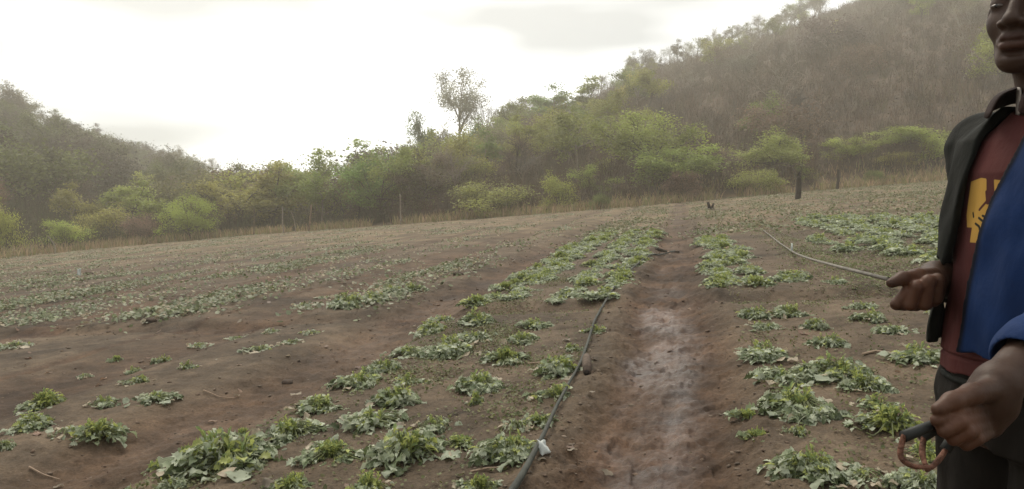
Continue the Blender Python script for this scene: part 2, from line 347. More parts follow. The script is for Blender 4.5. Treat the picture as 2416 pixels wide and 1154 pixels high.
# trees on the edge of the field and along the skyline, one by one
YE = lambda px: float(np.interp(px, T_px, T_ye))
ed = [  # name, label, px, top, depth offset, kind, width, colour
 ('small_tree', 'bright green round small tree on a pale stem at the left field edge', 445, 460, 0, 'dome', 120, GB),
 ('bush', 'bright green low bush beside the curved pale stake at far left', 150, 520, 3, 'bush', 110, GB),
 ('bush', 'yellow-green bush cut by the left edge of the photo', 8, 470, 3, 'bush', 90, (.135, .155, .045)),
 ('bush', 'dull olive bush just right of the curved pale stake', 235, 480, 4, 'bush', 150, GO),
 ('tree', 'mid green spreading tree behind the bright round small tree', 320, 425, 8, 'round', 150, GM),
 ('bush', 'tan dry bush right of the bright green low bush at left', 340, 505, 2, 'bush', 90, PK),
 ('tree', 'olive tree with thin dark stems left of the paired stakes', 560, 425, 4, 'round', 150, GO),
 ('tree', 'dull green tree rising behind the leaning stake', 735, 350, 8, 'tall', 150, (.11, .14, .06)),
 ('tree', 'feathery olive tree left of the leaning stake', 640, 385, 6, 'tall', 120, GO),
 ('tree', 'dense mid green tree left of the tall straight pole', 900, 365, 5, 'dome', 190, (.07, .115, .04)),
 ('tree', 'light green tree on the skyline above the tall straight pole', 850, 335, 14, 'tall', 130, (.11, .15, .06)),
 ('bush', 'olive bush between the tall straight pole and the bright green bush', 1150, 430, 2, 'bush', 180, (.11, .125, .05)),
 ('bush', 'bright green upright bush at the edge right of the field centre', 1318, 405, 2, 'bush', 100, (.125, .145, .052)),
 ('bush', 'small dark green bush at the foot of the olive thicket', 1420, 455, 0, 'bush', 48, GD),
 ('tree', 'olive feathery tree right of the bright green upright bush', 1395, 390, 5, 'round', 120, (.10, .13, .045)),
 ('broad_tree', 'widest broad-crowned green tree at the foot of the right hill', 1540, 262, 9, 'dome', 260, (.115, .142, .048)),
 ('broad_tree', 'darker lower tree tucked under the widest broad-crowned tree', 1590, 345, 4, 'dome', 190, (.10, .135, .045)),
 ('bush', 'leafless pinkish brown bush below the widest broad-crowned tree', 1610, 405, 1, 'bush', 80, PK),
 ('bush', 'bright green low bush left of the thick charred post', 1785, 400, 1, 'bush', 110, (.125, .145, .052)),
 ('broad_tree', 'light olive domed tree behind the thick charred post', 1825, 305, 6, 'dome', 180, (.12, .145, .055)),
 ('bush', 'green bush touching the right side of the thick charred post', 1898, 385, 3, 'bush', 62, GM),
 ('broad_tree', 'green domed tree behind the dark stump trunk', 2010, 325, 6, 'dome', 130, (.115, .142, .048)),
 ('bush', 'darkest small bush at the end of the row of edge bushes', 2068, 400, 1, 'bush', 60, GD),
 ('broad_tree', 'wide yellow-green tree partly behind the man’s shoulder', 2180, 300, 7, 'dome', 230, (.12, .155, .05)),
 ('bush', 'bright green leafy bush touching the man’s sleeve', 2215, 320, 4, 'bush', 100, (.12, .15, .05)),
 ('bush', 'olive bush between the domed tree and the wide yellow-green tree', 2110, 360, 4, 'bush', 90, GO),
 ('sapling', 'thin pale pinkish sapling below the light olive domed tree', 1700, 345, 6, 'bare', 80, PK),
 ('tree', 'tallest leafless grey tree standing alone on the skyline', 1085, 160, 60, 'airy', 150, (.23, .225, .17)),
 ('tree', 'small flat-crowned dark tree left of the tallest leafless tree', 985, 263, 48, 'tall', 70, (.055, .085, .045)),
 ('tree', 'brownish sparse tree just right of the tallest leafless tree', 1150, 235, 60, 'bare', 70, (.13, .11, .07)),
 ('tree', 'round olive tree next on the skyline after the brownish sparse tree', 1222, 228, 62, 'round', 95, (.09, .11, .05)),
 ('tree', 'full green tree in the middle of the skyline', 1308, 200, 66, 'tall', 100, (.075, .12, .05)),
 ('tree', 'yellowish green tall tree beside the full green skyline tree', 1392, 180, 70, 'tall', 100, (.105, .13, .05)),
 ('tree', 'rounded green tree below the bare round skyline tree', 1468, 158, 90, 'round', 60, (.08, .11, .05)),
 ('tree', 'bare round-headed tree on the right hill skyline', 1512, 118, 120, 'airy', 70, (.12, .11, .09)),
 ('tree', 'thin snag with a few upright bare limbs on the right hill skyline', 1683, 66, 145, 'bare', 36, (.12, .10, .08)),
]
for (nm, lb, px, ty, dy, kd, wp, cl) in ed:
    gp = dict(bush='bushes along the field edge', broad_tree='broad-crowned trees below the right hill').get(nm, 'trees along the field edge and skyline')
    tree(nm, lb, px, ty, YE(px)+dy, kd, wp, cl, gp, 'bush' if nm == 'bush' else 'tree')
def sky_top(px):
    return float(np.interp(px, [-100, 0, 60, 100, 150, 200, 250, 300, 350, 420, 480, 540, 600, 680, 760, 850, 930], [190, 232, 236, 268, 282, 312, 326, 342, 352, 366, 378, 380, 388, 372, 352, 340, 332]))
g = np.random.default_rng(21)
def jit(c, s=.16):
    k_ = 1+g.normal(0, s); return tuple(float(np.clip(v*k_*(1+g.normal(0, .05)), .02, .4)) for v in c)
# the skyline of the left hill, then its slope
for px in np.arange(-70, 520, 24):
    px = px+g.uniform(-8, 8); Y = float(np.interp(px, T_px, T_yr))*g.uniform(.93, 1.0)
    tree('hill_tree', 'grey-green tree on the skyline of the left hill', px, sky_top(px)+g.uniform(-8, 14), Y, ['round', 'tall', 'bare', 'round'][g.integers(4)], None, jit((.05, .054, .036)), 'skyline trees of the left hill')
for q in range(84):
    px = g.uniform(-90, 640); u = g.uniform(.04, .92)**1.25
    ye, yr = YE(px), float(np.interp(px, T_px, T_yr)); Y = ye+4+(yr-ye-4)*u
    x = (px-CX)/F*Y; h = g.uniform(4.2, 7.2); py = CY-F*math.tan(math.atan2(TZ(x, Y)+h-EYE, Y)+PITCH)
    if u < .14: c = jit([GM, GO, BR, GO][g.integers(4)])
    else: c = jit([(.042, .05, .03), (.048, .05, .034), (.055, .046, .035), (.05, .064, .03)][g.integers(4)])
    tree('hill_tree', 'olive brown tree packed on the slope of the left hill', px, py, Y, ['round', 'tall', 'dome', 'bush', 'dome'][g.integers(5)], None, c, 'trees on the slope of the left hill')
for q in range(64):
    px = g.uniform(500, 1060); u = g.uniform(0, 1)**1.5; Y = YE(px)+5+u*40
    x = (px-CX)/F*Y; h = g.uniform(3.5, 6.0)*(1+.25*u); py = max(sky_top(min(px, 930))+10, CY-F*math.tan(math.atan2(TZ(x, Y)+h-EYE, Y)+PITCH))
    tree('valley_tree', 'dull green tree in the belt behind the stakes', px, py, Y, ['round', 'tall', 'dome', 'bare'][g.integers(4)], None, jit([(.125, .135, .05), (.11, .15, .045), (.13, .16, .06), BR][g.integers(4)]), 'trees in the belt behind the stakes')
for px in np.arange(1540, 1960, 21):
    px = px+g.uniform(-6, 6); Y = float(np.interp(px, T_px, T_yr))*g.uniform(.95, 1.0)
    ty = float(np.interp(px, [1500, 1560, 1600, 1680, 1750, 1800, 1890, 1960], [128, 128, 98, 76, 48, 38, 0, -35]))+g.uniform(-6, 16)
    tree('hill_tree', 'thin grey brown tree on the skyline of the right hill', px, ty, Y, ['bare', 'tall', 'bare', 'round'][g.integers(4)], None, jit([(.10, .09, .07), (.08, .095, .05)][g.integers(2)]), 'skyline trees of the right hill')
for q in range(112):
    px = g.uniform(960, 2480) if q < 74 else g.uniform(940, 1560); u = g.uniform(.03, .97)
    ye, yr = YE(px), float(np.interp(px, T_px, T_yr)); Y = ye+5+(yr-ye-5)*u
    x = (px-CX)/F*Y; h = g.uniform(3.5, 6.5); py = CY-F*math.tan(math.atan2(TZ(x, Y)+h-EYE, Y)+PITCH)
    gr = g.uniform() < (.72 if px < 1560 else .32)
    c = jit([(.085, .112, .04), (.11, .12, .045), (.12, .13, .05)][g.integers(3)]) if gr else jit([BR, BG, (.095, .068, .05)][g.integers(3)])
    tree('hill_tree', 'green tree scattered over the brown slope of the right hill' if gr else 'leafless brown tree on the slope of the right hill', px, py, Y,
         ['round', 'dome', 'tall', 'tall'][g.integers(4)] if gr else ['bare', 'bare', 'bush'][g.integers(3)], None, c,
         'green trees on the right hill' if gr else 'leafless trees on the right hill')
# the leafless thicket that covers the slopes, and the dry grass at the field edge: nobody could count them
def scatter_hill(nc, p0, p1, g, umax=1.03):
    px = g.uniform(p0, p1, nc); u = g.uniform(0, umax, nc)
    ye = np.interp(px, T_px, T_ye); yr = np.interp(px, T_px, T_yr); Y = ye+1.5+(yr-ye)*u; x = (px-CX)/F*Y
    return x, Y, terrain(x, Y), px
def blades(name, label, x, y, h, cols, g, wd=.03, lean=.3, ci=None, mat=None, lum=1.):
    z = terrain(x, y); n_ = len(x); az = g.uniform(0, 6.283, n_); ln = g.normal(0, lean, (n_, 2))*h[:, None]
    dx, dy = np.cos(az)*wd, np.sin(az)*wd
    b0 = np.stack([x-dx, y-dy, z-.02], -1); b1 = np.stack([x+dx, y+dy, z-.02], -1)
    m0 = np.stack([x+ln[:, 0]*.4-dx*.8, y+ln[:, 1]*.4-dy*.8, z+h*.6], -1); m1 = m0+np.stack([dx*1.6, dy*1.6, 0*z], -1)
    tp = np.stack([x+ln[:, 0]-dx*.15, y+ln[:, 1]-dy*.15, z+h], -1); tq = tp+np.stack([dx*.3, dy*.3, 0*z], -1)
    V = np.stack([b0, b1, m1, m0, tp, tq], 1).reshape(-1, 3); o = np.arange(n_)[:, None]*6
    Q = np.concatenate([o+[0, 1, 2, 3], o+[3, 2, 5, 4]], 1).reshape(-1, 4)
    cols = np.array(cols); ci = g.integers(0, len(cols), n_) if ci is None else ci
    c = np.repeat(cols[ci]*(lum*g.uniform(.75, 1.25, n_))[:, None], 6, 0)
    return tag(link(name, mesh_np(name, V, Q, mat or M_grass, c)), label, None, None, 'stuff')
def thicket(name, label, nc, p0, p1, cols, seed, nl=22):
    g = np.random.default_rng(seed); x, y, z, px = scatter_hill(nc, p0, p1, g)
    k = np.repeat(np.arange(nc), nl); nn = len(k); sz = g.uniform(.6, 2.2, nc)*(.8+.8*vnoise(x/11, y/11, 5)); ci = np.repeat(g.integers(0, len(cols), nc), nl)
    r_ = g.uniform(0, 1, nn)**.5*.35*sz[k]; a_ = g.uniform(0, 6.283, nn)
    blades(name, label, x[k]+r_*np.cos(a_), y[k]+r_*np.sin(a_), sz[k]*g.uniform(.5, 1.15, nn), cols, g, .022*(y[k]/100)**.7, .38, ci, M_thick, g.uniform(.6, 1.4, nc)[k])
    nl2 = 26; k = np.repeat(np.arange(0, nc, 2), nl2); nn = len(k); P_ = np.stack([x[k], y[k], z[k]+.45*sz[k]], -1)+g.normal(0, 1, (nn, 3))*np.array([.5, .5, .3])*sz[k][:, None]
    V, Q, c = leaf_quads(P_, .26*(y[k]/100)**.5, g, .5, .8); lm = (g.uniform(.6, 1.4, nc)[k]*g.uniform(.8, 1.2, nn))[:, None]
    cc = np.array(cols)[g.integers(0, len(cols), nc)[k]]*lm
    tag(link(name+'_leaves', mesh_np(name+'_leaves', V, Q, M_thick, np.repeat(cc, 4, 0))), label.replace('dense', 'dry leaves of the').replace('dull', 'leaves of the dull'), None, None, 'stuff')
thicket('leafless_thicket', 'dense brown leafless thicket covering the right hill', 9500, 930, 3300, [(.10, .064, .044), (.11, .082, .06), (.128, .082, .056), (.072, .05, .036), (.10, .086, .044)], 5)
thicket('hill_scrub', 'dull olive scrub covering the left hill and the valley floor', 4600, -520, 950, [(.085, .088, .048), (.095, .082, .055), (.095, .105, .045), (.10, .08, .056)], 6)
g = np.random.default_rng(31); ng = 15000
px = g.uniform(-450, 3000, ng); Yg = np.interp(px, T_px, T_ye)+g.gamma(1.6, 1.5, ng)-1.2; keep = fbm(px/90, Yg/4, 81, 3) > -.12
px, Yg = px[keep], Yg[keep]
blades('dry_grass', 'tall tan dry grass fringing the far edge of the field', (px-CX)/F*Yg, Yg, g.uniform(.2, .75, len(px)), [(.44, .32, .20), (.36, .26, .16), (.30, .26, .13), (.24, .24, .10)], g, .03)
# ---------------------------------------------------------------- haze between the hills
def haze(dens, half, z0, z1):
    m = bpy.data.materials.new('haze'); m.use_nodes = True; t = m.node_tree; t.nodes.clear()
    o = t.nodes.new('ShaderNodeOutputMaterial'); v = t.nodes.new('ShaderNodeVolumePrincipled')
    v.inputs['Color'].default_value = (.97, .92, .80, 1); v.inputs['Density'].default_value = dens; v.inputs['Anisotropy'].default_value = .45
    t.links.new(v.outputs[0], o.inputs['Volume'])
    x = half; V = [(-x, -x, z0), (x, -x, z0), (x, x, z0), (-x, x, z0), (-x, -x, z1), (x, -x, z1), (x, x, z1), (-x, x, z1)]
    me = bpy.data.meshes.new('haze'); me.from_pydata(V, [], [(0, 3, 2, 1), (4, 5, 6, 7), (0, 1, 5, 4), (1, 2, 6, 5), (2, 3, 7, 6), (3, 0, 4, 7)]); me.materials.append(m)
    return tag(link('haze', me), 'pale haze filling the valley', None, None, 'stuff')
haze(.0019, float(Rr[-1])+6, float(GZ.min())-1.2, 125)

# ---------------------------------------------------------------- stakes and posts
def stake(name, label, x0, y0, x1, y1, Y, r, mat, bend=0., cat='stake', group=None, k=7, extra=None):
    b0 = unproj(x0, y0, Y); b1 = unproj(x1, y1, Y); z = TZ(b0[0], Y); ht = b1[2]-z
    e = empty(name, (float(b0[0]), Y, z)); dx = b1[0]-b0[0]
    pts = [(dx*u+bend*math.sin(math.pi*u), 0, -.15+(ht+.15)*u) for u in np.linspace(0, 1, 9)]
    link('shaft', tube_mesh('shaft', pts, np.linspace(r, r*.7, 9), mat, k), e)
    if extra: extra(e, dx, ht)
    return tag(e, label, cat, group)
def side_twig(e, dx, ht):
    link('twig_stub', tube_mesh('twig_stub', [(dx*.85, 0, ht*.85), (dx*.85+.1, -.03, ht*.93)], [.02, .01], M_palebark, 5), e)
G_ = 'stakes along the far field edge'
stake('stake', 'tallest straight pale pole at the field edge, standing apart', 946, 531, 944, 458, 57, .055, M_palebark, 0, 'stake', G_, extra=side_twig)
stake('stake', 'upright pale stake, left one of the trio near the belt of trees', 671, 550, 667, 489, 60, .06, M_palebark, -.08, 'stake', G_)
stake('stake', 'thin curved stake in the middle of the trio near the belt', 697, 545, 686, 497, 61, .035, M_palebark, .12, 'stake', G_)
stake('stake', 'thick brownish stake leaning right at the end of the trio', 729, 545, 735, 484, 60, .085, plain('brown_pole', (.2, .14, .095), .9), 0, 'stake', G_)
stake('stake', 'curved thin pale stake bending over at the far left edge', 128, 600, 113, 557, 52, .045, M_palebark, .25, 'stake', G_)
stake('stake', 'short stub of a stake between the bright tree and the trio', 599, 553, 600, 494, 62, .06, plain('olive_pole', (.16, .13, .08), .9), 0, 'stake', G_)
def char_top(e, dx, ht):
    link('broken_tip', tube_mesh('broken_tip', [(dx, 0, ht-.02), (dx+.03, 0, ht+.18), (dx+.10, 0, ht+.3)], [.09, .05, .015], M_char, 6), e)
stake('charred_post', 'thick charred black post standing in the field right of centre', 1882, 470, 1885, 415, 41.7, .17, M_char, .02, 'post', None, 9, char_top)
stake('trunk_stump', 'dark dead trunk at the edge before the green domed tree', 1974, 441, 1978, 400, 58, .13, M_char, .06, 'stump', None, 8)
e = empty('stump', (*gxy(1676, 495), TZ(*gxy(1676, 495))))
for dx, h_, r_ in ((-.07, .36, .075), (.09, .30, .06)):
    link('prong', tube_mesh('prong', [(dx*.4, 0, -.05), (dx, 0, h_*.5), (dx*1.7, .02, h_)], [r_*1.3, r_, r_*.8], M_char, 7), e)
link('root_mound', tube_mesh('root_mound', [(0, 0, -.06), (0, 0, .05), (0, 0, .1)], [.26, .2, .07], M_char, 9), e)
tag(e, 'low two-pronged dark stump at the end of the muddy path', 'stump')

# ---------------------------------------------------------------- melon plants
LY = np.array([0, .1, .24, .36, .5, .62, .76, .88, 1.0]); LW = np.array([.03, .26, .36, .17, .42, .2, .30, .1, .02])
def leaf_strip(widths=LW, ys=LY, fold=.35, droop=.35, wav=.05):
    V = []
    for i, (y, w_) in enumerate(zip(ys, widths)):
        for sx in (-1, -.5, 0, .5, 1):
            x = sx*w_; V.append((x, y-(.10*abs(sx) if widths is LW else 0), fold*abs(x)-droop*y*y+wav*math.sin(7*y+3*sx)*abs(sx)))
    k = 5; n_ = len(ys); Q = [(i*k+j, i*k+j+1, (i+1)*k+j+1, (i+1)*k+j) for i in range(n_-1) for j in range(k-1)]
    return np.array(V), np.array(Q)
LEAF, LEAFQ = leaf_strip()
FLAT, FLATQ = leaf_strip(np.array([.05, .36, .5, .42, .52, .42, .4, .22, .03]), fold=.08, droop=.08, wav=.09)
SHOOT, SHOOTQ = leaf_strip(np.array([.02, .14, .20, .02]), np.array([0, .35, .7, 1.]), .6, .15, 0)
def put_leaves(T, TQ, pos, az, pit, roll, size, g, var=.25):
    n_ = len(pos); ca, sa, cp, sp_, cr_, sr = np.cos(az), np.sin(az), np.cos(pit), np.sin(pit), np.cos(roll), np.sin(roll)
    fx = np.stack([ca*cp, sa*cp, sp_], -1); sx = np.stack([-sa, ca, 0*az], -1); up = np.cross(fx, -sx)
    up = np.cross(fx, sx)*1.0
    s2 = sx*cr_[:, None]+up*sr[:, None]; u2 = up*cr_[:, None]-sx*sr[:, None]
    st = g.uniform(1-var, 1+var, n_)
    V = pos[:, None]+size[:, None, None]*(T[None, :, 1:2]*fx[:, None]+T[None, :, 0:1]*st[:, None, None]*s2[:, None]+T[None, :, 2:3]*g.uniform(.4, 1.8, n_)[:, None, None]*u2[:, None])
    Q = (np.arange(n_)[:, None, None]*len(T)+TQ[None]).reshape(-1, 4)
    return V.reshape(-1, 3), Q
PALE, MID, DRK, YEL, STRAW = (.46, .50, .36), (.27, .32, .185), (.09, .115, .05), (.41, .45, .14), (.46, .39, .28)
def plant_parts(seed, R_, h, n_, shoot=12, dry=4, pale=.5, yel=.3):
    g = np.random.default_rng(seed); res = {}
    n_ = int(n_*2.1); nc = int(g.integers(5, 9)); ca_ = g.uniform(0, 6.283, nc); cr2 = R_*g.uniform(.15, .85, nc); cs = g.uniform(.22, .46, nc)*R_; ch = g.uniform(.45, 1.15, nc)*h*(1-.45*cr2/R_)
    c = g.choice(nc, n_, p=cs/cs.sum()); of = g.normal(0, 1, (n_, 2))*cs[c][:, None]*.8; q2 = np.hypot(of[:, 0], of[:, 1])/(cs[c]*1.6)
    px_l, py_l = cr2[c]*np.cos(ca_[c])*1.25+of[:, 0], cr2[c]*np.sin(ca_[c])*.85+of[:, 1]; az = np.arctan2(py_l, px_l); rr = np.minimum(np.hypot(px_l, py_l), R_*1.3)
    hh = ch[c]*np.clip(1-q2**1.5, .06, 1)*g.uniform(.3, 1.1, n_)+.01
    pos = np.stack([rr*np.cos(az), rr*np.sin(az), hh], -1)
    pit = g.normal(.25, .45, n_)*(1-rr/R_)+g.normal(-.08, .22, n_)+.15; size = g.uniform(.024, .066, n_)*(.8+.4*rr/R_)
    V, Q = put_leaves(LEAF, LEAFQ, pos, az+g.normal(0, .9, n_), pit, g.normal(0, .55, n_), size, g)
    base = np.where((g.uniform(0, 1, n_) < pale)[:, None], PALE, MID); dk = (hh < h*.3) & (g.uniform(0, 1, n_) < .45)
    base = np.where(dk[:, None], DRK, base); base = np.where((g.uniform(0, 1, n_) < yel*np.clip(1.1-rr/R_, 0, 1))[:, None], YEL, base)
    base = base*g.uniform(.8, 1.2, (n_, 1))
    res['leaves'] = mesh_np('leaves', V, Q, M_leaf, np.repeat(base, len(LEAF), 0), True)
    # petioles and runners
    ts = []
    for q in range(0, n_, 3):
        p = pos[q]; m_ = p*[.55, .55, 1.0]+[0, 0, .02]; ts.append(([(p[0]*.15, p[1]*.15, .0), tuple(m_), tuple(p)], [.004, .0035, .0025]))
    for q in range(5):
        a_ = g.uniform(0, 6.283); L_ = R_*g.uniform(1.0, 1.5); b_ = g.normal(0, .3)
        ts.append(([(L_*v*math.cos(a_+b_*v), L_*v*math.sin(a_+b_*v), .03+.03*math.sin(6*v)) for v in np.linspace(0, 1, 6)], np.linspace(.006, .003, 6)))
    V, Q = tubes([(p, r) if len(p) > 1 else (p, r) for p, r in ts], 4)
    res['vines'] = mesh_np('vines', V, Q, M_leaf, np.tile(np.array([[.26, .29, .14]]), (len(V), 1)), True)
    if shoot:
        k = shoot*9; c = g.integers(0, shoot, k); sa_ = g.uniform(0, 6.283, shoot); sr_ = R_*.55*g.uniform(0, 1, shoot)**.7; sh_ = h*g.uniform(.5, 1.1, shoot)
        f = g.uniform(.35, 1, k); pos = np.stack([sr_[c]*np.cos(sa_[c])*(.6+.4*f), sr_[c]*np.sin(sa_[c])*(.6+.4*f), sh_[c]*f], -1)
        V, Q = put_leaves(SHOOT, SHOOTQ, pos, g.uniform(0, 6.283, k), g.uniform(.3, 1.35, k), g.normal(0, .4, k), g.uniform(.02, .05, k), g)
        col = np.where((g.uniform(0, 1, k) < .6)[:, None], YEL, (.24, .31, .12))*g.uniform(.8, 1.2, (k, 1))
        V2, Q2 = tubes([([(sr_[q]*math.cos(sa_[q])*.5, sr_[q]*math.sin(sa_[q])*.5, 0), (sr_[q]*math.cos(sa_[q])*.85, sr_[q]*math.sin(sa_[q])*.85, sh_[q]*.55), (sr_[q]*math.cos(sa_[q]), sr_[q]*math.sin(sa_[q]), sh_[q])], [.005, .004, .002]) for q in range(shoot)], 4)
        cc = np.vstack([np.repeat(col, len(SHOOT), 0), np.tile([[.28, .33, .12]], (len(V2), 1))])
        res['young_shoots'] = mesh_np('young_shoots', np.vstack([V, V2]), np.vstack([Q, Q2+len(V)]), M_leaf, cc, True)
    if dry:
        a_ = g.uniform(0, 6.283, dry); r_ = R_*g.uniform(.85, 1.25, dry); pos = np.stack([r_*np.cos(a_), r_*np.sin(a_), g.uniform(.01, .035, dry)], -1)
        V, Q = put_leaves(FLAT, FLATQ, pos, a_+g.normal(0, .7, dry), g.normal(-.05, .2, dry), g.normal(0, .3, dry), g.uniform(.05, .11, dry), g)
        col = np.where((g.uniform(0, 1, dry) < .5)[:, None], (.33, .37, .26), STRAW)
        res['wilted_leaves'] = mesh_np('wilted_leaves', V, Q, M_leaf, np.repeat(col, len(FLAT), 0), True)
    return res
PROTO = dict(
    lush=[plant_parts(s, .21, .125, 185, 14, 6, .62, .30) for s in (1, 2, 3, 4)],
    pale=[plant_parts(s, .21, .09, 150, 5, 9, .8, .1) for s in (11, 12, 13)],
    bright=[plant_parts(s, .20, .12, 140, 34, 3, .35, .7) for s in (21, 22, 23)],
    sparse=[plant_parts(s, .20, .10, 55, 8, 6, .6, .35) for s in (31, 32, 33)],
    dry=[plant_parts(s, .20, .06, 26, 2, 14, .7, .2) for s in (41, 42)],
    weed=[plant_parts(s, .20, .05, 60, 40, 0, .1, .6) for s in (51, 52)])
nplant = 0
def plant(label, px, py, wpx, kind='lush', group='melon plants in the near beds', name='melon_plant', cat='plant', hs=1.0):
    """px,py: where its near foot meets the soil; wpx its width, both read off the photograph"""
    global nplant; nplant += 1
    x, y = gxy(px, py-wpx*.10); wd = wpx*1.08/F*y; vs = PROTO[kind]; res = vs[nplant % len(vs)]
    s_ = wd/.50
    e = empty(name, (x, y, TZ(x, y)-.004), (nplant*1.9) % 6.28); e.scale = (s_, s_, max(s_, .55)*hs*1.12*(.9+.25*((nplant*37) % 10)/10))
    for nm in res: link(nm, res[nm], e)
    return tag(e, label, cat, group)
